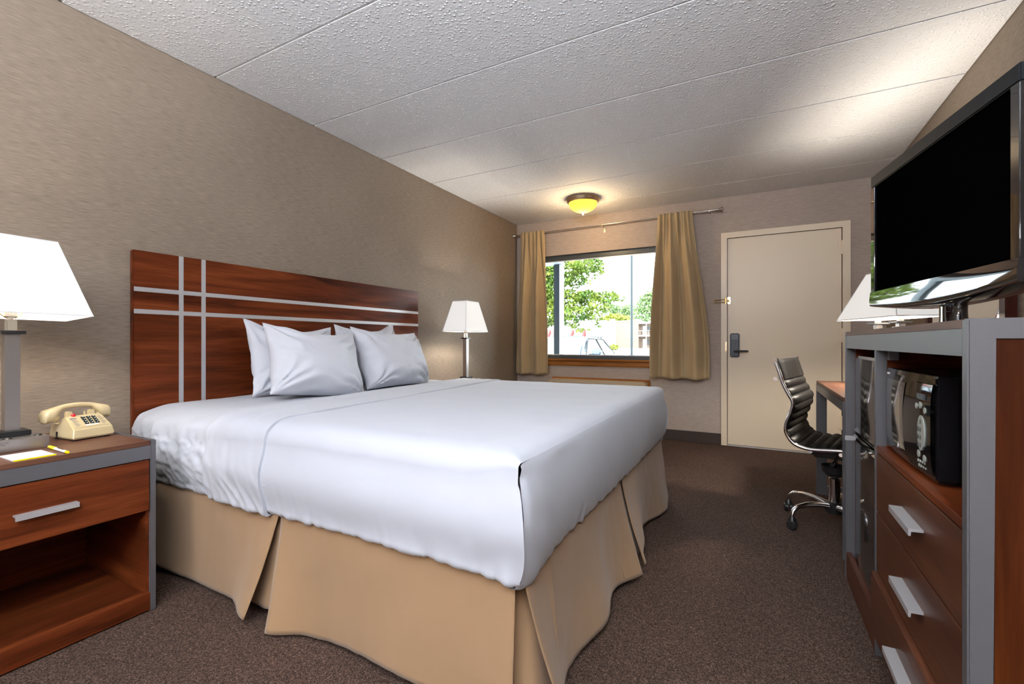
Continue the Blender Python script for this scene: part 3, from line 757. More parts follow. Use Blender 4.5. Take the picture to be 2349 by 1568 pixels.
# ------------------------------------------------------------------ telephone
def telephone():
    t = thing('telephone', 'ivory push-button desk telephone on the nightstand', 'telephone', (-2.335, 0.782, 0.6435), 0.10)
    # local: +x faces the room, y along the width (+y towards the bed)
    W = 0.068
    prof = [(0.083, 0.006), (0.076, 0.044), (0.012, 0.086), (-0.012, 0.086), (-0.030, 0.052), (-0.055, 0.050), (-0.075, 0.060), (-0.083, 0.054), (-0.083, 0.006)]
    b = BM(); A = []
    for s in (-1, 1):
        ring = []
        for (x, z) in prof:
            ring.append(Vector((x, s * (W - 0.16 * (z - 0.006)), z)))
        A.append(ring)
    V = b.grid([A[0], A[1]], closed_v=True)
    b.b.faces.new(V[0]); b.b.faces.new(list(reversed(V[1])))
    bmesh.ops.bevel(b.b, geom=b.b.edges[:], offset=0.005, segments=3, affect='EDGES', clamp_overlap=True)
    body = part('body', b, beige_plastic, t, 35)
    # tilted keypad face
    p0, p1 = Vector((0.076, 0, 0.044)), Vector((0.012, 0, 0.086))
    ux = (p1 - p0).normalized(); nrm = Vector((-ux.z, 0, ux.x)); nrm = nrm if nrm.z > 0 else -nrm
    F = Matrix(((0, ux.x, nrm.x, p0.x), (1, 0, 0, 0), (0, ux.z, nrm.z, p0.z), (0, 0, 0, 1)))   # local (y, up-slope, normal)
    L = (p1 - p0).length
    def fbox(name, y0, y1, u0, u1, h0, h1, mat, par, bev=0.0008):
        return part(name, BM().box(y0, y1, u0, u1, h0, h1, bev, 2, F), mat, par, True)
    fp = fbox('keypad_plate', -0.052, 0.052, 0.007, L - 0.007, -0.003, 0.0012, panel_beige, body)
    for r in range(4):
        for c in range(3):
            k = fbox('key', -0.018 + c * 0.0165, -0.0055 + c * 0.0165, 0.0205 + r * 0.0118, 0.0290 + r * 0.0118, 0.0005, 0.0052, key_m, fp, 0.0012)
            fbox('key_print', -0.0130 + c * 0.0165, -0.0100 + c * 0.0165, 0.0232 + r * 0.0118, 0.0262 + r * 0.0118, 0.0050, 0.00545, white_m, k, 0.0)
    fbox('note_strip', -0.0195, 0.022, 0.0125, 0.0182, 0.001, 0.0016, white_m, fp, 0.0)
    for i in range(7):
        w = 0.011 + 0.003 * ((i * 5) % 3)
        fbox('print_line', -0.0485, -0.0485 + w, 0.014 + i * 0.0062, 0.0168 + i * 0.0062, 0.001, 0.0015, grey_print, fp, 0.0)
        fbox('print_line', 0.0335, 0.0335 + w, 0.014 + i * 0.0072, 0.0172 + i * 0.0072, 0.001, 0.0015, grey_print, fp, 0.0)
    arc = [F @ Vector((-0.041 + 0.008 * math.cos(PI * i / 10), 0.0575 + 0.006 * math.sin(PI * i / 10), 0.0018)) for i in range(11)]
    part('printed_arch', BM().tube(arc, 0.0008, 5), blue_print, fp)
    fbox('printed_arch_base', -0.051, -0.031, 0.0560, 0.0575, 0.001, 0.0016, blue_print, fp, 0.0)
    # cradle prongs and message lamp
    for yy in (-0.040, 0.030):
        part('cradle_prong', BM().box(-0.020, 0.004, yy - 0.009, yy + 0.009, 0.078, 0.104, 0.003), beige_plastic, body)
    part('plunger', BM().box(-0.012, -0.006, 0.008, 0.012, 0.082, 0.099, 0.001), beige_plastic, body)
    part('message_lamp', BM().lathe([(0, 0.0085), (0.004, 0.0075), (0.007, 0.0035), (0.0072, 0.0), (0.0072, -0.004)], 16, (0.004, -0.030, 0.0875)), red_m, body)
    for (fx, fy) in ((0.06, -0.05), (0.06, 0.05), (-0.06, -0.05), (-0.06, 0.05)):
        part('rubber_foot', BM().lathe([(0, 0.007), (0.009, 0.007), (0.009, 0.0), (0, 0.0)], 12, (fx, fy, 0.0)), satin_black, body)
    part('volume_slot', BM().box(-0.030, -0.022, -0.0685, -0.066, 0.006, 0.030, 0.0005), satin_black, body)
    # handset lying along y across the cradle
    hs = []
    K = 28
    def ell(cx, cz, yy, rx, rz, n=16, sq=0.75):
        out = []
        for i in range(n):
            a = 2 * PI * i / n
            c, s = math.cos(a), math.sin(a)
            out.append(Vector((cx + rx * math.copysign(abs(c) ** sq, c), yy, cz + rz * math.copysign(abs(s) ** sq, s))))
        return out
    rows = []
    for i in range(K + 1):
        s = i / K; yy = -0.112 + 0.212 * s
        e = min(s, 1 - s)
        arch = 0.105 + 0.020 * math.sin(PI * s)
        # ends are deep cups, the grip is slim
        cup = 1 - sstep(0.14, 0.30, e)
        rz = 0.0095 + 0.0165 * cup
        rx = 0.0135 + 0.0160 * cup
        cz = arch - 0.018 * cup
        if e < 0.05:
            q = math.sqrt(max(0.02, 1 - (1 - e / 0.05) ** 2)); rx *= 0.55 + 0.45 * q; rz *= 0.55 + 0.45 * q
        rows.append(ell(-0.030, cz, yy, rx, rz))
    b = BM(); V = b.grid(rows, closed_v=True); b.b.faces.new(V[0]); b.b.faces.new(list(reversed(V[-1])))
    h = part('handset', b, beige_plastic, t, 50)
    for yy in (-0.083, 0.073):
        part('cup_cap', BM().lathe([(0, -0.011), (0.019, -0.009), (0.0255, 0.0), (0.026, 0.008), (0.022, 0.012), (0, 0.012)], 20, (-0.030, yy, 0.078)), beige_plastic, h)
telephone()

# notepad and pen
npad = thing('notepad', 'white notepad with yellow edge lying before the lamp', 'notepad', (-2.095, 0.565, 0.6435))
box('page', -0.064, 0.064, -0.049, 0.049, 0.0, 0.0035, paper, npad, 0.0003)
box('yellow_edge', 0.0585, 0.0645, -0.0492, 0.0492, 0.0005, 0.0038, yellow, npad, 0.0002)
box('page_print', 0.040, 0.043, 0.018, 0.032, 0.0034, 0.0037, grey_print, npad, 0.0)
pen = thing('marker_pen', 'short white pen with yellow cap lying beside the notepad', 'pen', (-2.10, 0.640, 0.6435), -0.02)
part('barrel', BM().tube([(-0.03, 0, 0.0052), (0.070, 0, 0.0052)], 0.0047, 14), white_m, pen)
part('cap', BM().tube([(-0.084, 0, 0.0056), (-0.081, 0, 0.0056), (-0.030, 0, 0.0056), (-0.029, 0, 0.0056)], [0.004, 0.0056, 0.0056, 0.005], 14), yellow, pen)
part('end_plug', BM().tube([(0.069, 0, 0.0052), (0.082, 0, 0.0052), (0.085, 0, 0.0052)], [0.0049, 0.0049, 0.0035], 14), yellow, pen)
part('clip_print', BM().box(-0.005, 0.045, -0.0015, 0.0015, 0.0096, 0.0101), ink, pen)

# ------------------------------------------------------------------ curtains and rod
RY = YB - 0.095
rod = thing('curtain_rod', 'thin nickel curtain rod with flared finials above the window', 'curtain rod', (-1.43, RY, 2.295))
part('rod', BM().tube([(-1.09, 0, -0.003), (1.10, 0, 0.010)], 0.0065, 12), nickel, rod)
for s, zz in ((-1, -0.003), (1, 0.010)):
    x0 = 1.09 * s
    M = Matrix.Translation((x0, 0, zz)) @ Matrix.Rotation(s * PI / 2, 4, 'Y')
    part('finial', BM().lathe([(0, -0.012), (0.011, -0.012), (0.013, 0.0), (0.010, 0.006), (0.010, 0.02), (0.013, 0.032), (0.024, 0.052), (0.024, 0.058), (0.016, 0.066), (0.0, 0.068)], 18, (0, 0, 0), M), nickel, rod)
    part('bracket', BM().box(x0 - s * 0.06 - 0.006, x0 - s * 0.06 + 0.006, -0.008, 0.094, zz - 0.014, zz - 0.004, 0.001), nickel, rod)
br = part('centre_bracket', BM().box(-0.054, -0.044, -0.010, 0.094, -0.016, -0.008, 0.001), nickel, rod)
part('bracket_plate', BM().box(-0.058, -0.038, 0.088, 0.0945, -0.065, 0.005, 0.002), nickel, br)

def curtain(label, top, bot, zt, zb, seed, nf_top, nf_bot, amp):
    cxm = (bot[0] + bot[1]) / 2
    t = thing('curtain', label, 'curtain', (cxm, RY, zb), 0, 'khaki curtains')
    n, m = 150, 60; rows = []
    for j in range(m + 1):
        v = j / m; row = []
        z = zt + (zb - zt) * v
        s = sstep(0.0, 0.9, v) ** 0.8
        xa, xb = top[0] + (bot[0] - top[0]) * s, top[1] + (bot[1] - top[1]) * s
        gather = math.exp(-((v - 0.018) / 0.014) ** 2)
        for i in range(n + 1):
            u = i / n
            wob = 0.03 * nz(u * 3, v * 1.2, seed)
            ft = math.sin(2 * PI * nf_top * (u + wob) + seed) * 0.016 + 0.009 * math.sin(2 * PI * nf_top * 1.7 * u + seed * 2)
            ph = 2 * PI * nf_bot * (u + wob * 0.8) + seed * 1.7
            fb = math.sin(ph) + 0.35 * math.sin(2 * ph + 0.6)
            fb *= amp * (0.55 + 0.45 * nz(u * 2 + seed, 3.0) + 0.45)
            k = sstep(0.02, 0.45, v)
            y_ = ft * (1 - k * 0.85) + fb * k * (1 - 0.30 * sstep(0.75, 1.0, v))
            if v < 0.04: y_ = y_ * 0.7 - 0.010
            x = xa + (xb - xa) * u + 0.010 * math.cos(ph) * k
            row.append(Vector((x - cxm, y_ - 0.012 - 0.01 * v, z - zb + 0.004 * math.sin(ph) * v)))
        rows.append(row)
    b = BM(); b.grid(rows)
    o = part('cloth', b, curtain_m, t, 80)
    md = o.modifiers.new('thick', 'SOLIDIFY'); md.thickness = 0.003
    return t
curtain('khaki curtain in the room corner beside the lamp', (-2.478, -2.165), (-2.548, -2.117), 2.315, 0.640, 0.8, 6, 2.2, 0.046)
curtain('khaki curtain hanging between the window and the door', (-0.888, -0.553), (-0.962, -0.392), 2.325, 0.645, 2.9, 6, 2.6, 0.050)

# ------------------------------------------------------------------ air conditioner under the window
ac = thing('air_conditioner', 'beige wall air conditioner with dark grille below the window', 'air conditioner', (-1.54, YB, 0.02))
def acbox(name, x0, x1, y0, y1, z0, z1, mat, bev=0.002, par=ac):
    return box(name, x0 + 1.54, x1 + 1.54, y0 - YB, y1 - YB, z0 - 0.02, z1 - 0.02, mat, par, bev)
acbox('wood_trim_head', -2.10, -0.985, YB - 0.020, YB, 0.586, 0.612, oak)
acbox('wood_trim_side', -1.008, -0.982, YB - 0.020, YB, 0.12, 0.586, oak)
acbox('wood_trim_side', -2.11, -2.085, YB - 0.020, YB, 0.12, 0.586, oak)
def ac_cover():
    poly = []
    x0, x1, z0, z1, r = -2.105 + 1.54, -1.005 + 1.54, 0.10, 0.575, 0.045
    def arc(cx, cz, a0):
        for i in range(7):
            a = a0 + PI / 2 * i / 6; poly.append((cx + r * math.cos(a), cz + r * math.sin(a)))
    arc(x1 - r, z1 - r, 0); arc(x0 + r, z1 - r, PI / 2); arc(x0 + r, z0 + r, PI); arc(x1 - r, z0 + r, 1.5 * PI)
    return part('cover', BM().prism(poly, 1, -0.125, -0.021, 0.006), ac_beige, ac, 30)
cv = ac_cover()
acbox('grille_recess', -2.06, -1.05, YB - 0.128, YB - 0.12, 0.40, 0.560, slat_dark, 0.012, cv)
for k in range(9): acbox('grille_slat', -2.05, -1.06, YB - 0.132, YB - 0.126, 0.412 + k * 0.016, 0.418 + k * 0.016, slat_dark, 0.001, cv)

# ------------------------------------------------------------------ ceiling light
def dome_light(label, loc, power, color, gm):
    t = thing('ceiling_light', label, 'ceiling light', loc, 0, None)
    part('rim', BM().lathe([(0.0, 0.0), (0.166, 0.0), (0.168, -0.012), (0.160, -0.022), (0.158, -0.034), (0.146, -0.046), (0.140, -0.046), (0.140, -0.030), (0.0, -0.030)], 48), bronze, t)
    prof = [(0.141, -0.040)] + [(0.141 * math.cos(a), -0.040 - 0.100 * math.sin(a)) for a in [PI / 2 * i / 14 for i in range(1, 15)]]
    part('glass_bowl', BM().lathe(prof, 40), gm, t)
    part('finial', BM().lathe([(0, -0.138), (0.015, -0.139), (0.015, -0.145), (0.007, -0.150), (0.010, -0.157), (0.006, -0.163), (0, -0.165)], 16), nickel, t)
    for s in (-1, 1):
        part('bulb', BM().lathe([(0, -0.085), (0.016, -0.080), (0.024, -0.066), (0.020, -0.048), (0.012, -0.038), (0, -0.036)], 14, (0.065 * s, -0.02, 0)), bulb_m, t)
    l = add_light('ceiling_bulb_light', 'POINT', (0, 0, -0.185), power, color, 0.06); l.parent = t
    return t
dome_light('flush ceiling light with glowing amber glass bowl near the window', (-1.515, 4.33, ZC), 8.5, (1.0, 0.70, 0.38), amber_m)
rear = dome_light('flush ceiling light added as unseen fill behind the camera', (-1.45, -1.55, ZC), 14.0, (0.92, 0.96, 1.0), emitter('lit_white_glass', (1, 0.95, 0.88), 2.0))  # added dome, out of view, fills the room with light from behind

def torchiere(label, loc, power):  # added unseen uplight that brightens the ceiling
    t = thing('added_floor_lamp', label, 'added fill lamp', loc)
    part('base', BM().lathe([(0, 0), (0.14, 0), (0.14, 0.012), (0.03, 0.03), (0, 0.03)], 28), nickel, t)
    part('pole', BM().tube([(0, 0, 0.03), (0, 0, 1.66)], 0.012, 12), nickel, t)
    part('bowl', BM().lathe([(0.0, 1.655), (0.06, 1.66), (0.14, 1.70), (0.18, 1.765), (0.175, 1.765), (0.135, 1.706), (0.06, 1.668), (0.0, 1.665)], 32), white_m, t)
    l = add_light('added_uplight', 'POINT', (0, 0, 1.735), power, (0.86, 0.925, 1.0), 0.05); l.parent = t
torchiere('nickel torchiere floor lamp added as fill, unseen behind the camera', (0.10, -0.95, 0), 400.0)

def added_globe_bar():  # added globes, out of view, as front fill for the far wall
    t = thing('added_globe_bar', 'four-globe light bar added as unseen front fill on the rear wall', 'added fill light', (-0.75, YR, 1.98))
    box('back_plate', -0.40, 0.40, 0.0, 0.03, -0.06, 0.06, chrome, t, 0.004)
    gm = emitter('lit_opal_globe', (0.95, 0.98, 1.0), 6.0)
    for k in range(4):
        x = -0.30 + 0.20 * k
        part('globe', BM().lathe([(0.0, -0.055)] + [(0.055 * math.cos(a), 0.055 * math.sin(a)) for a in [-PI / 2 + PI * i / 12 for i in range(1, 12)]] + [(0.0, 0.055)], 20, (x, 0.09, 0)), gm, t)
        part('globe_socket', BM().tube([(x, 0.03, 0), (x, 0.05, 0)], 0.03, 16), chrome, t)
        l = add_light('added_globe_fill', 'POINT', (x, 0.16, 0), 14.0, (0.93, 0.965, 1.0), 0.05); l.parent = t
added_globe_bar()

# ------------------------------------------------------------------ media cabinet with drawers
CXF, CXB, CY0, CY1, CZ = 0.343, 0.978, 1.130, 2.430, 1.0595
cab = thing('media_cabinet', 'tall cherry and silver cabinet carrying the television', 'cabinet', (0.66, 1.78, 0))
MC = (0.66, 1.78)
def cb(name, x0, x1, y0, y1, z0, z1, mat, par=cab, bev=0.0015, label=None):
    return box(name, x0 - MC[0], x1 - MC[0], y0 - MC[1], y1 - MC[1], z0, z1, mat, par, bev, label)
def end_frame(y0, y1):
    b = BM()
    w = 0.035
    poly = [(CXF - MC[0], 0), (CXB - MC[0], 0), (CXB - MC[0], CZ), (CXF - MC[0], CZ)]
    f = part('end_frame', BM().prism([(CXF - MC[0], 0), (CXF - MC[0], CZ), (CXB - MC[0], CZ), (CXB - MC[0], 0), (CXB - MC[0] - w, 0), (CXB - MC[0] - w, CZ - 0.034), (CXF - MC[0] + w, CZ - 0.034), (CXF - MC[0] + w, 0)], 1, y0 - MC[1], y1 - MC[1], 0.003), silver, cab, 30)
    cb('end_panel', CXF + w - 0.002, CXB - w + 0.002, y0 + 0.004, y1 - 0.004, 0.03, CZ - 0.032, wood_d, f, 0.0)
    return f
end_frame(CY0, CY0 + 0.028); end_frame(CY1 - 0.028, CY1)
cb('top', CXF + 0.001, CXB, CY0 + 0.028, CY1 - 0.028, 1.041, 1.0585, walnut)
cb('top_rail', CXF + 0.001, CXF + 0.030, CY0 + 0.028, CY1 - 0.028, 0.989, 1.041, silver)
cb('divider_post', CXF + 0.001, CXF + 0.030, 1.858, 1.878, 0.0, 0.989, silver)
cb('divider_panel', CXF + 0.030, CXB, 1.858, 1.876, 0.0, 1.041, wood_x, bev=0)
cb('back_panel', CXB - 0.015, CXB, CY0 + 0.028, CY1 - 0.028, 0.05, 1.041, wood_y, bev=0)
cb('side_lining', CXF + 0.032, CXB, CY1 - 0.042, CY1 - 0.0275, 0.05, 1.041, wood_z, bev=0)
cb('side_lining', CXF + 0.032, CXB, CY0 + 0.0275, CY0 + 0.042, 0.05, 1.041, wood_z, bev=0)
cb('microwave_shelf', CXF + 0.002, CXB - 0.015, CY0 + 0.028, 1.858, 0.661, 0.681, wood_y, label='cherry shelf under the microwave')
cb('kick_panel', CXF + 0.001, CXF + 0.020, 1.878, CY1 - 0.028, 0.004, 0.116, drawer_w)
cb('cabinet_floor', CXF + 0.02, CXB, 1.878, CY1 - 0.028, 0.08, 0.098, wood_y)
cb('corner_block', CXF + 0.030, CXF + 0.055, 1.835, 1.858, 0.958, 0.989, fridge_side)
cb('clip', CXF - 0.004, CXF + 0.03, CY1 - 0.034, CY1 - 0.026, 0.595, 0.615, alum)
for k, (z0, z1, dx) in enumerate(((0.473, 0.657, 0.0), (0.280, 0.468, 0.0), (0.085, 0.276, -0.014))):
    dr = cb('drawer', CXF + 0.002 + dx, CXB - 0.03, CY0 + 0.031, 1.856, z0, z1, drawer_w, bev=0.0025)
    hz = (z0 + z1) / 2 + 0.012; xf = CXF + dx - MC[0]
    b = BM().prism([(xf - 0.026, hz), (xf - 0.026, hz - 0.017), (xf - 0.021, hz - 0.017), (xf - 0.021, hz - 0.006), (xf + 0.003, hz - 0.006), (xf + 0.003, hz)], 1, 1.385 - MC[1], 1.565 - MC[1], 0.0006)
    part('handle', b, alum, dr, True, 'slim aluminium bar pull')

# mini fridge inside the cabinet
fr = thing('mini_fridge', 'black two-door mini fridge inside the cabinet bay', 'fridge', (0.68, 2.14, 0.098))
def fb(name, x0, x1, y0, y1, z0, z1, mat, bev=0.006, par=fr):
    return box(name, x0 - 0.706, x1 - 0.706, y0 - 2.14, y1 - 2.14, z0 - 0.098, z1 - 0.098, mat, par, bev)
fb('body', 0.44, 0.94, 1.895, 2.378, 0.098, 0.955, fridge_side)
def fridge_door(name, z0, z1):
    rows = []
    n = 16
    for i in range(n + 1):
        s = i / n; yy = 1.897 + 0.479 * s
        x = 0.398 - 0.012 * math.sin(PI * s)
        rows.append((x, yy))
    poly = [(x - 0.706, y_ - 2.14) for x, y_ in rows] + [(0.438 - 0.706, 2.376 - 2.14), (0.438 - 0.706, 1.897 - 2.14)]
    return part(name, BM().prism(poly, 2, z0 - 0.098, z1 - 0.098, 0.004), dark_in, fr, 30)
fridge_door('freezer_door', 0.655, 0.950)
lo = fridge_door('fridge_door', 0.105, 0.618)
fb('door_grip', 0.384, 0.42, 1.90, 2.372, 0.612, 0.636, gloss_black, 0.006)
fb('door_grip', 0.386, 0.42, 1.90, 2.372, 0.640, 0.658, gloss_black, 0.006)
fb('door_edge', 0.402, 0.436, 2.372, 2.379, 0.105, 0.95, fridge_side, 0.002)
fb('hinge_cover', 0.405, 0.45, 2.05, 2.37, 0.950, 0.958, nickel, 0.001)

# microwave
mw = thing('microwave', 'black countertop microwave on the cabinet shelf', 'microwave', (0.50, 1.615, 0.681))
def mb(name, x0, x1, y0, y1, z0, z1, mat, bev=0.004, par=mw):
    return box(name, x0 - 0.50, x1 - 0.50, y0 - 1.615, y1 - 1.615, z0 - 0.681, z1 - 0.681, mat, par, bev)
mb('body', 0.405, 0.72, 1.400, 1.832, 0.693, 0.932, satin_black, 0.006)
for (a, c) in ((0.43, 1.42), (0.43, 1.80), (0.70, 1.42), (0.70, 1.80)):
    part('rubber_foot', BM().lathe([(0, 0), (0.010, 0), (0.012, 0.012), (0, 0.012)], 12, (a - 0.5, c - 1.615, 0)), satin_black, mw)
def mw_face(y0, y1, name, mat, xf=0.372, bulge=0.010, z0=0.690, z1=0.935, par=mw, curve=None):
    """a convex glossy front piece; curve(z) bends its near edge"""
    rows = []
    n, m = 26, 20
    for j in range(m + 1):
        z = z0 + (z1 - z0) * j / m
        ya = y0 if curve is None or curve[0] is None else curve[0](z)
        yb = y1 if curve is None or curve[1] is None else curve[1](z)
        row = []
        for i in range(n + 1):
            yy = ya + (yb - ya) * i / n
            t = (yy - 1.39) / 0.45; s = (z - 0.690) / 0.245
            x = xf - bulge * (1 - (2 * t - 1) ** 2) * 0.6 - bulge * (1 - (2 * s - 1) ** 4) * 0.6
            row.append(Vector((x - 0.5, yy - 1.615, z - 0.681)))
        rows.append(row)
    b = BM(); b.grid(rows)
    o = part(name, b, mat, par, 60)
    md = o.modifiers.new('thick', 'SOLIDIFY'); md.thickness = 0.02; md.offset = -1 if True else 1
    return o
edge_curve = lambda z: 1.565 - 0.030 * math.sin(PI * (z - 0.69) / 0.245) + 0.02
door_f = mw_face(1.39, 1.84, 'front', mw_black)
door_f.modifiers.remove(door_f.modifiers[0])
mb('front_frame', 0.368, 0.412, 1.388, 1.842, 0.689, 0.936, mw_black, 0.006)
glass_grey = plain('microwave_window', (0.05, 0.045, 0.042), 0.08, coat=0.6)
mw_face(1.6, 1.815, 'door_window', glass_grey, 0.3705, 0.010, 0.720, 0.905, mw, (lambda z: 1.590 + 0.030 * math.cos(PI * (z - 0.8125) / 0.245), None)).modifiers.clear()
cpanel = mw_face(1.395, 1.56, 'control_panel', mw_black, 0.3690, 0.016, 0.700, 0.915, mw, (None, lambda z: 1.545 + 0.035 * math.cos(PI * (z - 0.8075) / 0.215)))
cpanel.modifiers.clear()
def disc(name, yc, zc, ry, rz, mat, par, x=0.0):
    t_ = (yc - 1.39) / 0.45; s_ = (zc - 0.690) / 0.245
    x = 0.369 - 0.0096 * (1 - (2 * t_ - 1) ** 2) - 0.0096 * (1 - (2 * s_ - 1) ** 4) - 0.0016 - x
    b = BM(); n = 22
    V = [b.b.verts.new(Vector((x - 0.5, yc - 1.615 + ry * math.cos(2 * PI * i / n), zc - 0.681 + rz * math.sin(2 * PI * i / n)))) for i in range(n)]
    f = b.b.faces.new(V)
    r = bmesh.ops.extrude_face_region(b.b, geom=[f])
    for v in [q for q in r['geom'] if isinstance(q, bmesh.types.BMVert)]: v.co.x += 0.010
    return part(name, b, mat, par, 30)
kp = disc('keypad', 1.445, 0.795, 0.026, 0.043, keypad_m, cpanel)
for r in range(4):
    for c in range(3):
        if r == 3 and c == 2: continue
        disc('keypad_button', 1.430 + c * 0.0150, 0.765 + r * 0.019 , 0.0036, 0.0055, slat_dark, kp, 0.0008)
for (yy, zz, rr) in ((1.474, 0.858, 0.007), (1.450, 0.862, 0.008), (1.424, 0.852, 0.007), (1.463, 0.742, 0.0085), (1.430, 0.736, 0.0085)):
    disc('function_button', yy, zz, rr, rr * 1.05, keypad_m, cpanel)
for k in range(4):
    for q in range(2):
        disc('small_button', 1.470 - k * 0.013, 0.724 - q * 0.012, 0.0035 - 0.0005 * k, 0.0042 - 0.0006 * k, keypad_m, cpanel)
mb('display', 0.3535, 0.365, 1.425, 1.475, 0.876, 0.890, slat_dark, 0.001, cpanel)
mb('badge', 0.3660, 0.3685, 1.800, 1.822, 0.916, 0.922, white_m, 0.0003)

# ------------------------------------------------------------------ television
def television():
    ang = math.atan2(-0.985, 0.174)
    t = thing('television', 'black flat-screen television standing on the tall cabinet', 'television', (0.471, 1.8275, CZ), ang)
    z0 = 1.2056 - CZ; z1 = 1.606 - CZ      # screen bottom and top
    hw = 0.354
    # bezel: flat ring with a bowed lower edge, built as strips
    ow, zt, zb = 0.384, z1 + 0.044, z0 - 0.052
    n = 40
    rows = []
    def low(x): return zb - 0.018 * (1 - (x / ow) ** 2)
    bz = BM()
    bz.prism([(-ow, zt), (ow, zt), (ow, z1), (-ow, z1)], 1, -0.012, 0.030, 0.003)
    part('bezel_top', bz, grey_bezel, t, 30)
    part('bezel_side', BM().prism([(-ow, z1), (-hw, z1), (-hw, z0), (-ow, z0)], 1, -0.012, 0.030, 0.002), gloss_black, t, 30)
    part('bezel_side', BM().prism([(ow, z1), (hw, z1), (hw, z0), (ow, z0)], 1, -0.012, 0.030, 0.002), gloss_black, t, 30)
    # convex glossy lower bezel with a curved chin
    rows = []
    for i in range(n + 1):
        x = -ow + 2 * ow * i / n
        zl = low(x); row = []
        for j in range(19):
            s = j / 18
            if s < 0.55:
                q = s / 0.55
                z = z0 + 0.001 + (zl - z0) * q
                yy = -0.0135 - 0.0035 * math.sin(PI * q * 0.7)
            else:
                q = (s - 0.55) / 0.45
                z = zl - 0.014 * (1 - (1 - q) ** 2) * (1 - 0.75 * (x / ow) ** 2)
                yy = -0.0135 + 0.075 * (1 - math.cos(q * PI / 2))
            row.append(Vector((x, yy, z)))
        row.append(Vector((x, 0.06, z0)))
        rows.append(row)
    b = BM(); V = b.grid(rows); b.b.faces.new(V[0]); b.b.faces.new(list(reversed(V[-1])))
    part('bezel_bottom', b, gloss_black, t, 50)
    box('screen', -hw - 0.001, hw + 0.001, -0.004, 0.0, z0 - 0.001, z1 + 0.001, screen_m, t, 0.0)
    part('back_shell', BM().box(-ow + 0.012, ow - 0.012, 0.0, 0.085, zb + 0.012, zt - 0.012, 0.02, 4), satin_black, t)
    nk = BM()
    prof = []
    rows = []
    for j in range(9):
        s = j / 8; z = 0.006 + 0.085 * s
        w = 0.055 - 0.010 * math.sin(PI * s); d_ = 0.028
        rows.append([Vector((w * math.cos(2 * PI * i / 24), 0.055 + d_ * math.sin(2 * PI * i / 24), z)) for i in range(24)])
    V = nk.grid(rows, closed_v=True); nk.b.faces.new(V[0]); nk.b.faces.new(list(reversed(V[-1])))
    part('neck', nk, gloss_black, t, 60)
    rows = []
    for (k, z) in ((0.0, 0.010), (0.6, 0.009), (0.95, 0.006), (1.0, 0.003), (0.99, 0.0), (0.0, 0.0)):
        k = max(k, 0.001)
        rows.append([Vector((0.225 * k * math.cos(2 * PI * i / 48), 0.045 + 0.120 * k * math.sin(2 * PI * i / 48), z)) for i in range(48)])
    st = BM(); st.grid(rows, closed_v=True)
    part('stand_foot', st, gloss_black, t, 60)
television()

# ------------------------------------------------------------------ desk, mirror, desk lamp
dk = thing('desk', 'brown-topped writing desk on silver loop legs', 'desk', (0.67, 3.14, 0))
def db(name, x0, x1, y0, y1, z0, z1, mat, bev=0.002, par=dk):
    return box(name, x0 - 0.67, x1 - 0.67, y0 - 3.14, y1 - 3.14, z0, z1, mat, par, bev)
DKX0, DKX1, DKY0, DKY1, DKZ = 0.360, 0.945, 2.60, 3.67, 0.757
db('desktop', DKX0 + 0.002, DKX1, DKY0 + 0.0, DKY1, DKZ - 0.020, DKZ, walnut, 0.0015)
db('apron', DKX0, DKX0 + 0.022, DKY0 + 0.022, DKY1 - 0.022, DKZ - 0.068, DKZ - 0.020, silver)
for y0 in (DKY0, DKY1 - 0.022):
    x0, x1, w = DKX0 - 0.67, DKX1 - 0.67, 0.058
    b = BM().prism([(x0, 0), (x0, DKZ - 0.020), (x1, DKZ - 0.020), (x1, 0)], 1, y0 - 3.14, y0 + 0.022 - 3.14)
    b = BM(); xs = [x0, x0 + w, x1 - w, x1]; zs = [0.0, w, DKZ - 0.020 - w, DKZ - 0.020]
    cache = {}
    def vv(i, k, yy):
        if (i, k, yy) not in cache: cache[(i, k, yy)] = b.b.verts.new((xs[i], yy, zs[k]))
        return cache[(i, k, yy)]
    ya, yb2 = y0 - 3.14, y0 + 0.022 - 3.14
    for i in range(3):
        for k in range(3):
            if i == 1 and k == 1: continue
            b.b.faces.new([vv(i, k, ya), vv(i + 1, k, ya), vv(i + 1, k + 1, ya), vv(i, k + 1, ya)])
            b.b.faces.new([vv(i, k + 1, yb2), vv(i + 1, k + 1, yb2), vv(i + 1, k, yb2), vv(i, k, yb2)])
    for ring in ([(0, 0), (3, 0), (3, 3), (0, 3)], [(1, 1), (2, 1), (2, 2), (1, 2)]):
        for q in range(4):
            (i0, k0), (i1, k1) = ring[q], ring[(q + 1) % 4]
            pts = []
            steps = max(abs(i1 - i0), abs(k1 - k0))
            for s_ in range(steps):
                a_ = (i0 + (i1 - i0) * s_ // steps, k0 + (k1 - k0) * s_ // steps); c_ = (i0 + (i1 - i0) * (s_ + 1) // steps, k0 + (k1 - k0) * (s_ + 1) // steps)
                b.b.faces.new([vv(*a_, ya), vv(*c_, ya), vv(*c_, yb2), vv(*a_, yb2)])
    part('loop_leg', b, silver, dk, 30)

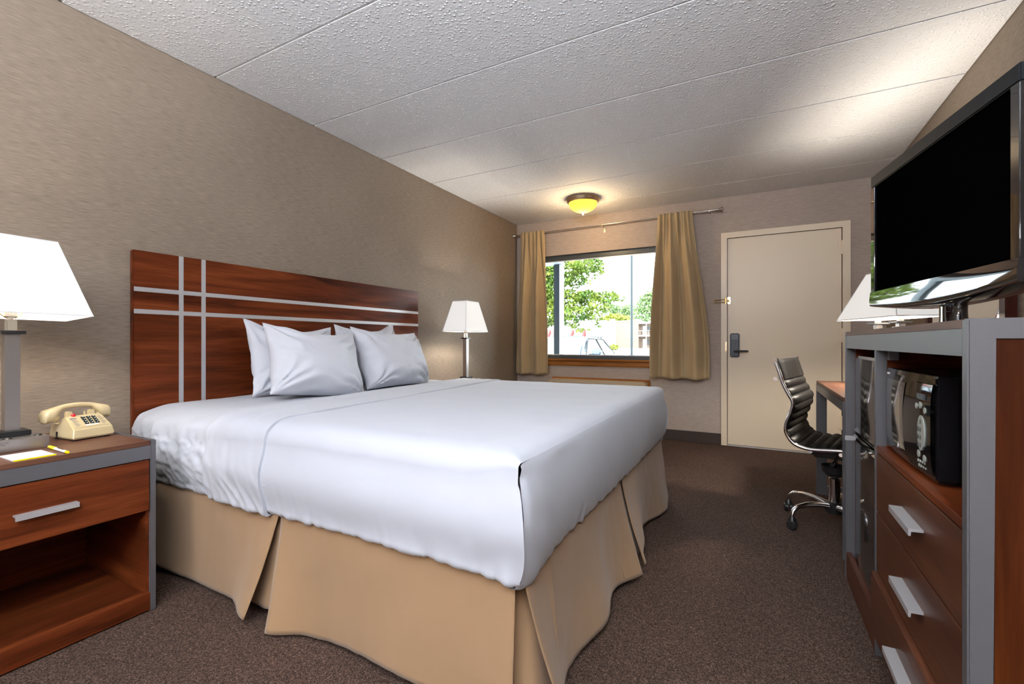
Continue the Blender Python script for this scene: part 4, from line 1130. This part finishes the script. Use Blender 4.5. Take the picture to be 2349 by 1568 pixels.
mr = thing('wall_mirror', 'dark wood framed mirror on the wall over the desk', 'mirror', (0.988, 3.25, 0.98))
def rb(name, x0, x1, y0, y1, z0, z1, mat, bev=0.003, par=mr):
    return box(name, x0 - 0.988, x1 - 0.988, y0 - 3.25, y1 - 3.25, z0 - 0.98, z1 - 0.98, mat, par, bev)
MY0, MY1, MZ0, MZ1 = 2.735, 3.80, 0.98, 1.86
rb('frame_side', 0.950, 0.989, MY0, MY0 + 0.06, MZ0, MZ1, frame_wood)
rb('frame_side', 0.950, 0.989, MY1 - 0.06, MY1, MZ0, MZ1, frame_wood)
rb('frame_head', 0.950, 0.989, MY0 + 0.06, MY1 - 0.06, MZ1 - 0.06, MZ1, frame_wood)
rb('frame_foot', 0.950, 0.989, MY0 + 0.06, MY1 - 0.06, MZ0, MZ0 + 0.06, frame_wood)
rb('mirror_glass', 0.962, 0.985, MY0 + 0.055, MY1 - 0.055, MZ0 + 0.055, MZ1 - 0.055, mirror_m, 0.0)

def desk_lamp():
    t = thing('desk_lamp', 'twin-stem desk lamp with wide white shade behind the television', 'lamp', (0.672, 3.31, DKZ), math.radians(18.2))
    # local y runs along the long side of the shade
    zs = 1.150 - DKZ
    box('foot', -0.075, 0.075, -0.155, 0.155, 0.0, 0.022, steel, t, 0.002)
    for s in (-1, 1):
        st = box('stem', -0.016, 0.016, s * 0.10 - 0.016, s * 0.10 + 0.016, 0.022, zs - 0.030, steel, t, 0.001)
        box('cap_plate', -0.040, 0.040, s * 0.10 - 0.040, s * 0.10 + 0.040, zs - 0.030, zs - 0.020, satin_black, st, 0.001)
        box('neck', -0.012, 0.012, s * 0.10 - 0.012, s * 0.10 + 0.012, zs - 0.020, zs + 0.05, nickel, st, 0.002)
        part('bulb', BM().lathe([(0, 0.05), (0.012, 0.052), (0.026, 0.09), (0.028, 0.11), (0.018, 0.13), (0, 0.137)], 16, (0, s * 0.10, zs)), bulb_m, st)
    sh = part('lamp_shade', shade_bm(0.130, 0.292, 0.050, 0.120, zs, zs + 0.27), shade_m, t, False, 'long white tapered fabric shade')
    shade_rims(sh, 0.130, 0.292, 0.050, 0.120, zs, zs + 0.27)
    l = add_light('desk_bulb_light', 'POINT', (0, 0, zs + 0.11), 36.0, LAMPC, 0.05); l.parent = t
desk_lamp()

# ------------------------------------------------------------------ office chair
def office_chair():
    th = math.atan2(-0.257, 0.966)
    t = thing('office_chair', 'black ribbed leather swivel chair with chrome frame pushed to the desk', 'chair', (0.384, 3.05, 0), th)
    # side profile, local x forward, z up
    key = [(0.235, 0.452), (0.20, 0.470), (0.063, 0.466), (-0.05, 0.455), (-0.105, 0.459), (-0.150, 0.479), (-0.180, 0.525), (-0.181, 0.575), (-0.160, 0.640), (-0.150, 0.692), (-0.172, 0.740), (-0.195, 0.790), (-0.215, 0.855), (-0.235, 0.918)]
    pts = []
    for i in range(len(key) - 1):
        p0 = key[max(0, i - 1)]; p1 = key[i]; p2 = key[i + 1]; p3 = key[min(len(key) - 1, i + 2)]
        for k in range(8):
            s = k / 8
            f_ = lambda a, b, c, d: 0.5 * (2 * b + (c - a) * s + (2 * a - 5 * b + 4 * c - d) * s * s + (3 * b - a - 3 * c + d) * s ** 3)
            pts.append((f_(p0[0], p1[0], p2[0], p3[0]), f_(p0[1], p1[1], p2[1], p3[1])))
    pts.append(key[-1])
    W = 0.245
    for s in (-1, 1):
        r_ = part('side_rail', BM().tube([(x, s * W, z) for x, z in pts], 0.0095, 10), chrome, t)
        part('rail_knob', BM().tube([(pts[-1][0], s * (W - 0.012), pts[-1][1]), (pts[-1][0], s * (W + 0.014), pts[-1][1])], 0.015, 18), chrome, r_)
    # ribbed sling
    nrm = []
    L = [0.0]
    for i in range(len(pts)):
        a = pts[max(0, i - 1)]; c = pts[min(len(pts) - 1, i + 1)]
        tx, tz = c[0] - a[0], c[1] - a[1]; l = math.hypot(tx, tz); nrm.append((tz / l, -tx / l))
        if i: L.append(L[-1] + math.hypot(pts[i][0] - pts[i - 1][0], pts[i][1] - pts[i - 1][1]))
    # resample finely
    tot = L[-1]; fine = []
    M_ = 300; i = 0
    for k in range(M_ + 1):
        d_ = tot * k / M_
        while i < len(L) - 2 and L[i + 1] < d_: i += 1
        s = (d_ - L[i]) / (L[i + 1] - L[i]); s = max(0, min(1, s))
        lx = lambda A: tuple(A[i][q] + (A[i + 1][q] - A[i][q]) * s for q in (0, 1))
        fine.append((lx(pts), lx(nrm), d_))
    rows = []
    for (p, n_, d_) in fine:
        rib = abs(math.sin(PI * d_ / 0.047)) ** 0.5
        if d_ > tot - 0.115: rib = 1.0 - 0.3 * sstep(tot - 0.02, tot, d_)
        hh = 0.004 + 0.014 * rib
        ring = []
        for y_ in (-W + 0.006, -W + 0.02, -0.1, 0.1, W - 0.02, W - 0.006):
            e = 0.35 if abs(y_) > W - 0.012 else 1.0
            ring.append(Vector((p[0] + n_[0] * hh * e, y_, p[1] + n_[1] * hh * e)))
        for y_ in (W - 0.006, W - 0.02, 0.1, -0.1, -W + 0.02, -W + 0.006):
            e = 0.35 if abs(y_) > W - 0.012 else 1.0
            ring.append(Vector((p[0] - n_[0] * 0.006 * e, y_, p[1] - n_[1] * 0.006 * e)))
        rows.append(ring)
    b = BM(); V = b.grid(rows, closed_v=True); b.b.faces.new(V[0]); b.b.faces.new(list(reversed(V[-1])))
    part('sling_seat', b, leather, t, 50, 'black ribbed leather sling seat and back')
    part('back_stretcher', BM().tube([(-0.232, -W, 0.815), (-0.245, -W * 0.6, 0.812), (-0.250, 0, 0.812), (-0.245, W * 0.6, 0.812), (-0.232, W, 0.815)], 0.011, 12), chrome, t)
    for x in (0.06, -0.07):
        part('seat_stretcher', BM().tube([(x, -W, 0.447), (x, -0.1, 0.425), (x, 0.1, 0.425), (x, W, 0.447)], 0.010, 10), chrome, t)
    mech = part('mechanism', BM().box(-0.10, 0.10, -0.055, 0.055, 0.375, 0.425, 0.012, 3), satin_black, t)
    part('tilt_lever', BM().tube([(0.02, -0.05, 0.395), (0.02, -0.20, 0.390), (0.02, -0.23, 0.385)], [0.005, 0.005, 0.009], 10), satin_black, mech)
    part('column_shroud', BM().lathe([(0.062, 0.335), (0.058, 0.300), (0.030, 0.275), (0.0, 0.275), (0.0, 0.335)], 20), satin_black, t)
    part('gas_lift', BM().lathe([(0.0, 0.07), (0.027, 0.07), (0.027, 0.265), (0.016, 0.270), (0.016, 0.38), (0.0, 0.38)], 20), chrome, t)
    hub = part('base_hub', BM().lathe([(0.0, 0.075), (0.042, 0.078), (0.048, 0.10), (0.046, 0.125), (0.030, 0.138), (0.0, 0.14)], 24), satin_black, t)
    for k in range(5):
        a = math.radians(180 + 36 + 72 * k) - th
        ca, sa = math.cos(a), math.sin(a)
        prof = [(0.03, 0.110, 0.019), (0.10, 0.125, 0.017), (0.17, 0.128, 0.015), (0.225, 0.118, 0.014), (0.250, 0.098, 0.013), (0.257, 0.075, 0.012)]
        leg = part('base_arm', BM().tube([(r * ca, r * sa, z) for r, z, _ in prof], [q for _, _, q in prof], 12), chrome, t)
        # twin-wheel caster
        tw = a + 0.7
        for s in (-1, 1):
            wx, wy = 0.257 * ca, 0.257 * sa
            ax = Vector((math.cos(tw), math.sin(tw), 0))
            c0 = Vector((wx, wy, 0.0255)) + ax * (0.006 * s); c1 = Vector((wx, wy, 0.0255)) + ax * (0.024 * s)
            part('caster_wheel', BM().tube([c0, c0 + (c1 - c0) * 0.7, c1], [0.025, 0.025, 0.019], 20), satin_black, leg)
        part('caster_fork', BM().lathe([(0.0, 0.040), (0.021, 0.040), (0.020, 0.055), (0.012, 0.066), (0.010, 0.080), (0.0, 0.080)], 16, (wx, wy, 0)), satin_black, leg)
office_chair()

# ------------------------------------------------------------------ outside
GZ = -0.33
asphalt = fabric('pale_asphalt', (0.22, 0.22, 0.22), weave=60.0)
concrete = fabric('concrete_walk', (0.45, 0.44, 0.42), weave=90.0)
grass_m = fabric('lawn_grass', (0.20, 0.32, 0.04), weave=30.0, var=0.3)
struct('ground', BM().box(-120, 120, 5.12, 230, GZ - 0.2, GZ), asphalt, label='pale sunlit parking lot outside')
struct('walkway', BM().box(-8, 8, 5.12, 6.9, GZ, -0.06), concrete, label='concrete walk outside the window')
struct('porch_roof', BM().box(-8, 8, YB + 0.152, 6.75, 2.62, 2.80), plain('soffit_white', (0.7, 0.72, 0.74), 0.6), label='porch roof over the walk')
cl = thing('porch_column', 'dark steel porch column with pale beam outside the window', 'column', (-2.67, 6.50, -0.06))
box('shaft', -0.055, 0.035, -0.05, 0.05, 0.0, 2.26, plain('slate_paint', (0.008, 0.012, 0.016), 0.7, spec=0.12), cl, 0.004)
box('shaft_lit_side', 0.035, 0.075, -0.05, 0.05, 0.0, 2.26, plain('pale_blue_beam_and_lit_side', (0.28, 0.32, 0.35), 0.5), cl, 0.004)  # lit side of the shaft, put in as a paler strip
box('beam', -0.075, 0.075, -1.38, 0.06, 2.262, 2.45, MATS['pale_blue_beam_and_lit_side'], cl, 0.004)
box('fascia', -2.0, -0.075, -0.05, 0.06, 2.262, 2.45, MATS['pale_blue_beam_and_lit_side'], cl, 0.004)

S_, C_ = math.sin(YAW), math.cos(YAW)
def far(px, py, D):
    r = (px - 1174.5) / 1044.0
    return Vector((D * (-S_ + C_ * r), D * (C_ + S_ * r), 1.016 + (785 - py) / 1044.0 * D))

def leaf_mat(name, a, c):
    m, nt, p = new_mat(name)
    oi = N(nt, 'ShaderNodeTexNoise', Scale=2.2, Detail=4.0); nt.links.new(coords(nt), oi.inputs['Vector'])
    col = ramp(nt, oi.outputs['Fac'], [(0.35, a), (0.65, c)])
    nt.links.new(col, p.inputs['Base Color']); p.inputs['Roughness'].default_value = 0.6
    p.inputs['Specular IOR Level'].default_value = 0.3
    return m
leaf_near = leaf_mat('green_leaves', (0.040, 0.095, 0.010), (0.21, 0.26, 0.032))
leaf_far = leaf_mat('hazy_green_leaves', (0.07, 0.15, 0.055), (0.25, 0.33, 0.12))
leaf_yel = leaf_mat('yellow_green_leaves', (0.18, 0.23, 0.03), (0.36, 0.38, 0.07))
bark = plain('bark', (0.10, 0.075, 0.055), 0.9)
def foliage(name, blobs, count, size, mat, parent, origin, seed):
    rnd = random.Random(seed); vs_, fs_ = [], []
    wts = [b[1].x * b[1].y * b[1].z for b in blobs]; tot = sum(wts)
    for (c, r), w in zip(blobs, wts):
        for _ in range(int(count * w / tot) + 4):
            while True:
                p = Vector((rnd.uniform(-1, 1), rnd.uniform(-1, 1), rnd.uniform(-1, 1)))
                if 0.15 < p.length < 1: break
            p = p * (p.length ** -0.35)
            q = c + Vector((p.x * r.x, p.y * r.y, p.z * r.z)) - origin
            q += Vector((nz(q.x * 2, q.y * 2, q.z * 2), nz(q.y * 2, q.z * 2, 5), nz(q.z * 2, q.x * 2, 9))) * (0.35 * min(r))
            n = Vector((rnd.gauss(0, 1), rnd.gauss(0, 1), rnd.gauss(0, 1) + 0.8)).normalized()
            a = n.orthogonal().normalized(); a.rotate(Matrix.Rotation(rnd.uniform(0, 6.28), 3, n)); b_ = n.cross(a)
            s = size * rnd.uniform(0.6, 1.25); k = len(vs_)
            vs_ += [q - a * s, q - b_ * s * 0.55 + n * s * 0.15, q + a * s, q + b_ * s * 0.55 + n * s * 0.15]
            fs_.append((k, k + 1, k + 2, k + 3))
    me = bpy.data.meshes.new(name); me.from_pydata([tuple(v) for v in vs_], [], fs_); me.materials.append(mat)
    o = bpy.data.objects.new(name, me); COL.objects.link(o); o.parent = parent; o['kind'] = 'stuff'
    return o
def tree(name, label, base, blobs, count, size, mat, trunk_r, h, seed, group=None, limbs=()):
    base = Vector(base); t = thing(name, label, 'tree' if 'tree' in name else 'bush', base, 0, group)
    top = Vector((0, 0, h))
    if trunk_r > 0:
        part('trunk', BM().tube([(0, 0, -0.05), (0.05, 0, h * 0.35), (-0.04, 0.05, h * 0.7), (0, 0, h)], [trunk_r, trunk_r * 0.75, trunk_r * 0.5, trunk_r * 0.15], 10), bark, t)
        for (z, e) in limbs:
            e = Vector(e) - base; s0 = Vector((0, 0, z))
            part('branch', BM().tube([s0, s0.lerp(e, 0.5) + Vector((0, 0, 0.15)), e], [trunk_r * 0.4, trunk_r * 0.25, 0.012], 7), bark, t)
    foliage('foliage', blobs, count, size, mat, t, base, seed)
    return t
def blob(px, py, D, rx, rz, ry=None):
    k = D / 1044.0
    return (far(px, py, D), Vector((rx * k, (ry or rx) * k, rz * k)))
TD = 15.0
tb = far(1235, 900, TD)
nb = [blob(1232, 640, TD, 45, 55), blob(1290, 622, TD, 45, 30), blob(1345, 608, TD - 0.5, 42, 18), blob(1372, 622, TD - 0.4, 16, 12), blob(1325, 640, TD, 26, 20), blob(1355, 645, TD - 0.6, 12, 8),
      blob(1300, 690, TD, 45, 26), blob(1345, 680, TD - 0.4, 36, 14), blob(1390, 682, TD - 0.3, 30, 13), blob(1422, 686, TD - 0.3, 14, 6), blob(1375, 700, TD - 0.6, 30, 18), blob(1400, 676, TD, 16, 6),
      blob(1320, 720, TD - 0.5, 40, 18), blob(1362, 726, TD - 0.6, 24, 12), blob(1255, 720, TD, 30, 36), blob(1372, 748, TD - 0.6, 8, 8), blob(1315, 745, TD - 0.4, 14, 8), blob(1338, 758, TD - 0.4, 18, 5), blob(1265, 680, TD + 0.5, 25, 40), blob(1295, 738, TD, 16, 10)]
tree('maple_tree', 'leafy green maple tree reaching across the window view', (tb.x, tb.y, GZ), nb, 10500, 0.062, leaf_near, 0.16, 4.6, 3, None,
     [(2.2, far(1340, 690, TD)), (2.6, far(1400, 683, TD)), (3.0, far(1350, 612, TD)), (1.9, far(1330, 728, TD)), (2.0, far(1300, 655, TD))])
BD = 128.0
def btree(label, px, blobs, n, size, mat, seed, dd=0.0):
    b = far(px, 790, BD + dd); tree('background_tree', label, (b.x, b.y, GZ), blobs, n, size, mat, 0.5, 9.0, seed, 'trees behind the brick building')
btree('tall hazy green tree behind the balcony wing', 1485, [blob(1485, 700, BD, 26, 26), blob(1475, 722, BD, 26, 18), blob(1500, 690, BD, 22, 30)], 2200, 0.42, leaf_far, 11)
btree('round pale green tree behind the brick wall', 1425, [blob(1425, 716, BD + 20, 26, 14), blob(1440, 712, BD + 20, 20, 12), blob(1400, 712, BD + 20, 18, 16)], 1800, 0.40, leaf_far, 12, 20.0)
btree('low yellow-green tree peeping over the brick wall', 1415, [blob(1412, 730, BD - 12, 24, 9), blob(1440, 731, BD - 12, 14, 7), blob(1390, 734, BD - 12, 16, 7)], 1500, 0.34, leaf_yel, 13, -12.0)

brick_m, ntb, pb = new_mat('far_brick')
bt = N(ntb, 'ShaderNodeTexBrick', Scale=1.0); bt.inputs['Color1'].default_value = (0.22, 0.145, 0.105, 1); bt.inputs['Color2'].default_value = (0.185, 0.115, 0.082, 1); bt.inputs['Mortar'].default_value = (0.26, 0.21, 0.18, 1)
bt.inputs['Brick Width'].default_value = 0.55; bt.inputs['Row Height'].default_value = 0.2; bt.inputs['Mortar Size'].default_value = 0.02
ntb.links.new(coords(ntb, (1, 1, 1)), bt.inputs['Vector'])
tcb = [n for n in ntb.nodes if n.type == 'MAPPING'][0]; tcb.inputs['Rotation'].default_value = (PI / 2, 0, 0)
ntb.links.new(bt.outputs['Color'], pb.inputs['Base Color']); pb.inputs['Roughness'].default_value = 0.9
white_b = plain('white_stucco', (0.50, 0.50, 0.49), 0.8)
red_b = plain('red_awning_canvas', (0.33, 0.02, 0.02), 0.7)
pink_b = plain('pink_awning_canvas', (0.26, 0.07, 0.065), 0.7)  # pink canvas between the red awning edges
dark_b = plain('dark_storefront', (0.06, 0.06, 0.06), 0.4)  # dark tone of the storefront and the room windows
D1 = 100.0
a, c = far(1405, 737, D1), far(1468, 737, D1)
bl = thing('brick_building', 'two-storey brick motel wing with white balcony across the lot', 'building', ((a.x + c.x) / 2, 100.0, GZ))
w = (c.x - a.x) / 2
box('gable_wall', -w, w, 0, 9, 0, 5.85, brick_m, bl, 0.0)
box('roof_edge', -w - 0.1, w + 0.1, -0.1, 9, 5.85, 6.05, white_b, bl, 0.0)
box('corner_pier', -w - 0.9, -w, -0.6, 1, 0, 6.5, brick_m, bl, 0.0)
wing = box('balcony_wing', w, w + 9, 1.6, 9, 0, 5.3, brick_m, bl, 0.0)
box('wing_roof', w, w + 9, -0.2, 9, 5.3, 5.62, white_b, bl, 0.0)
box('balcony_slab', w, w + 9, -0.1, 1.7, 2.55, 2.85, white_b, bl, 0.0)
rl = box('railing_top', w, w + 9, -0.1, -0.02, 3.75, 3.82, white_b, bl, 0.0)
for k in range(14): box('baluster', w + 0.3 + k * 0.6, w + 0.36 + k * 0.6, -0.09, -0.03, 2.85, 3.75, white_b, rl, 0.0)
for k in range(2):
    for z in (0.0, 2.85):
        d_ = box('room_door', w + 0.6 + k * 2.2, w + 1.4 + k * 2.2, 1.52, 1.62, z, z + 2.0, white_b, bl, 0.0)
        box('room_window', w + 1.55 + k * 2.2, w + 2.2 + k * 2.2, 1.52, 1.62, z + 0.7, z + 1.9, dark_b, bl, 0.0)
box('post', w + 1.6, w + 1.75, -0.05, 0.1, 0, 5.3, white_b, bl, 0.0)
D2 = 84.0
a, c = far(1180, 735, D2), far(1395, 735, D2)
sh_ = thing('awning_shop', 'low white shop with red striped awnings across the lot', 'building', ((a.x + c.x) / 2, 80.0, GZ))
w = (c.x - a.x) / 2
box('wall', -w, w, 0, 8, 0, 5.0, white_b, sh_, 0.0)
box('parapet', -w - 0.1, w + 0.1, -0.15, 8, 5.0, 5.25, white_b, sh_, 0.0)
box('storefront', -w + 0.3, w - 0.4, -0.05, 0.1, 0.2, 2.35, dark_b, sh_, 0.0)
for k in range(5): box('storefront_mullion', w - 0.9 - k * 0.55, w - 0.8 - k * 0.55, -0.10, 0.0, 0.0, 2.4, white_b, sh_, 0.0)
for k in range(7):
    x = -w + 0.5 + k * 2.3
    if x + 2.1 > w - 2.0: break
    aw = part('awning', BM().prism([(-1.3, 2.35), (0.0, 3.6), (0.0, 2.35)], 0, x, x + 1.8), pink_b, sh_, False)
    part('awning_edge', BM().prism([(-1.32, 2.33), (0.0, 3.62), (0.0, 2.33)], 0, x + 1.8, x + 2.15), red_b, aw, False)
    box('pilaster', x + 2.16, x + 2.28, -0.2, 0.0, 0, 5.0, plain('tan_pilaster', (0.6, 0.45, 0.33), 0.8) if k == 0 else MATS['tan_pilaster'], sh_, 0.0)
p = far(1449, 818, 42)
lp = thing('light_pole', 'slim grey parking lot light pole on a base plate', 'light pole', (p.x, p.y, GZ))
part('mast', BM().tube([(0, 0, 0), (0, 0, 11)], 0.115, 12), plain('pole_grey', (0.020, 0.030, 0.034), 0.4, 0.3), lp)
box('base_plate', -0.25, 0.25, -0.25, 0.25, 0, 0.16, MATS['pole_grey'], lp, 0.01)
struct('lawn', BM().box(-60, 10, 58, 62, GZ, GZ + 0.04), grass_m, label='thin strip of grass across the lot')
b = far(1408, 800, 76)
tree('round_shrub', 'small round green shrub in front of the brick building', (b.x, b.y, GZ), [(Vector((b.x, b.y, GZ + 0.45)), Vector((0.8, 0.7, 0.45)))], 600, 0.16, leaf_yel, 0.0, 1.0, 31)

# parked car, nose towards the room
def car():
    paint = plain('silver_blue_paint', (0.17, 0.21, 0.25), 0.18, 0.3, coat=1.0)
    cglass = plain('car_glass', (0.30, 0.35, 0.38), 0.05, coat=0.5)
    rubber = plain('tyre_rubber', (0.02, 0.02, 0.02), 0.8)
    t = thing('parked_car', 'silver sedan parked nose-in outside the window', 'car', (-4.05, 10.2, GZ))
    # local: nose at -y; cross-sections along y: (y, half width, sill z, belt z)
    S = [(-2.25, 0.62, 0.32, 0.62), (-2.1, 0.80, 0.24, 0.76), (-1.6, 0.88, 0.20, 0.88), (-0.85, 0.90, 0.20, 0.98), (0.0, 0.905, 0.20, 1.0), (1.2, 0.90, 0.20, 1.02), (1.9, 0.86, 0.24, 1.03), (2.25, 0.76, 0.34, 0.95)]
    rows = []
    for (y_, hw_, zs_, zb_) in S:
        rows.append([Vector((-hw_ * 0.93, y_, zs_)), Vector((-hw_, y_, zs_ + 0.15)), Vector((-hw_, y_, zb_ - 0.12)), Vector((-hw_ * 0.93, y_, zb_)), Vector((-hw_ * 0.4, y_, zb_ + 0.04)), Vector((0, y_, zb_ + 0.05)),
                     Vector((hw_ * 0.4, y_, zb_ + 0.04)), Vector((hw_ * 0.93, y_, zb_)), Vector((hw_, y_, zb_ - 0.12)), Vector((hw_, y_, zs_ + 0.15)), Vector((hw_ * 0.93, y_, zs_))])
    b = BM(); V = b.grid(rows, closed_v=True); b.b.faces.new(V[0]); b.b.faces.new(list(reversed(V[-1])))
    o = part('body', b, paint, t, 35)
    # greenhouse
    G = [(-1.0, 0.80, 1.0, 1.0), (-0.25, 0.64, 1.42, 1.0), (0.1, 0.63, 1.465, 1.0), (0.7, 0.62, 1.46, 1.0), (1.15, 0.62, 1.38, 1.0), (1.85, 0.70, 1.05, 1.0)]
    rows = []
    for (y_, hw_, z_, _) in G:
        rows.append([Vector((-hw_ - 0.16 * (z_ - 1.0), y_, 0.98)), Vector((-hw_, y_, z_ - 0.02)), Vector((-hw_ * 0.5, y_, z_ + 0.02)), Vector((0, y_, z_ + 0.03)), Vector((hw_ * 0.5, y_, z_ + 0.02)), Vector((hw_, y_, z_ - 0.02)), Vector((hw_ + 0.16 * (z_ - 1.0), y_, 0.98))])
    b = BM(); b.grid(rows); part('cabin', b, paint, t, 40)
    ws = BM(); ws.quad((-0.76, -1.0, 1.03), (0.76, -1.0, 1.03), (0.60, -0.285, 1.425), (-0.60, -0.285, 1.425))
    o = part('windshield', ws, cglass, t, False); o.location = (0, -0.035, 0.025)
    for s in (-1, 1):
        sg = BM(); sg.quad((s * 0.83, -0.80, 1.04), (s * 0.845, 0.42, 1.04), (s * 0.675, 0.30, 1.40), (s * 0.675, -0.18, 1.40)); o = part('side_window', sg, cglass, t, False); o.location = (s * 0.012, 0, 0)
        sg = BM(); sg.quad((s * 0.845, 0.50, 1.04), (s * 0.80, 1.45, 1.06), (s * 0.665, 1.0, 1.37), (s * 0.675, 0.38, 1.40)); o = part('side_window', sg, cglass, t, False); o.location = (s * 0.012, 0, 0)
        part('window_seal', BM().tube([(s * 0.855, -0.86, 1.02), (s * 0.69, -0.24, 1.425), (s * 0.685, 0.9, 1.41), (s * 0.80, 1.55, 1.05)], 0.014, 6), rubber, t)
        part('window_pillar', BM().tube([(s * 0.865, 0.46, 1.03), (s * 0.69, 0.34, 1.41)], 0.02, 6), rubber, t)
        m_ = part('wing_mirror', BM().box(s * 1.03 - 0.11, s * 1.03 + 0.11, -0.72, -0.58, 1.05, 1.20, 0.04, 3), plain('mirror_blue', (0.05, 0.09, 0.15), 0.2, 0.3, coat=0.8) if s < 0 else MATS['mirror_blue'], t)
        part('mirror_stalk', BM().box(s * 0.90 - 0.06, s * 0.90 + 0.06, -0.68, -0.62, 1.00, 1.09, 0.01), rubber, m_)
        for y_ in (-1.38, 1.35):
            wh = part('wheel', BM().tube([(s * 0.70, y_, 0.31), (s * 0.74, y_, 0.31), (s * 0.88, y_, 0.31), (s * 0.905, y_, 0.31)], [0.29, 0.31, 0.31, 0.28], 24), rubber, t)
            part('rim', BM().tube([(s * 0.87, y_, 0.31), (s * 0.915, y_, 0.31)], 0.20, 20), alum, wh)
        part('headlight', BM().box(s * 0.60 - 0.16, s * 0.60 + 0.16, -2.20, -2.05, 0.62, 0.74, 0.03), cglass, t)
    part('wiper', BM().tube([(-0.6, -1.03, 1.06), (0.1, -1.06, 1.05)], 0.010, 6), rubber, t)
    part('wiper', BM().tube([(0.0, -1.04, 1.06), (0.62, -1.04, 1.06)], 0.010, 6), rubber, t)
car()
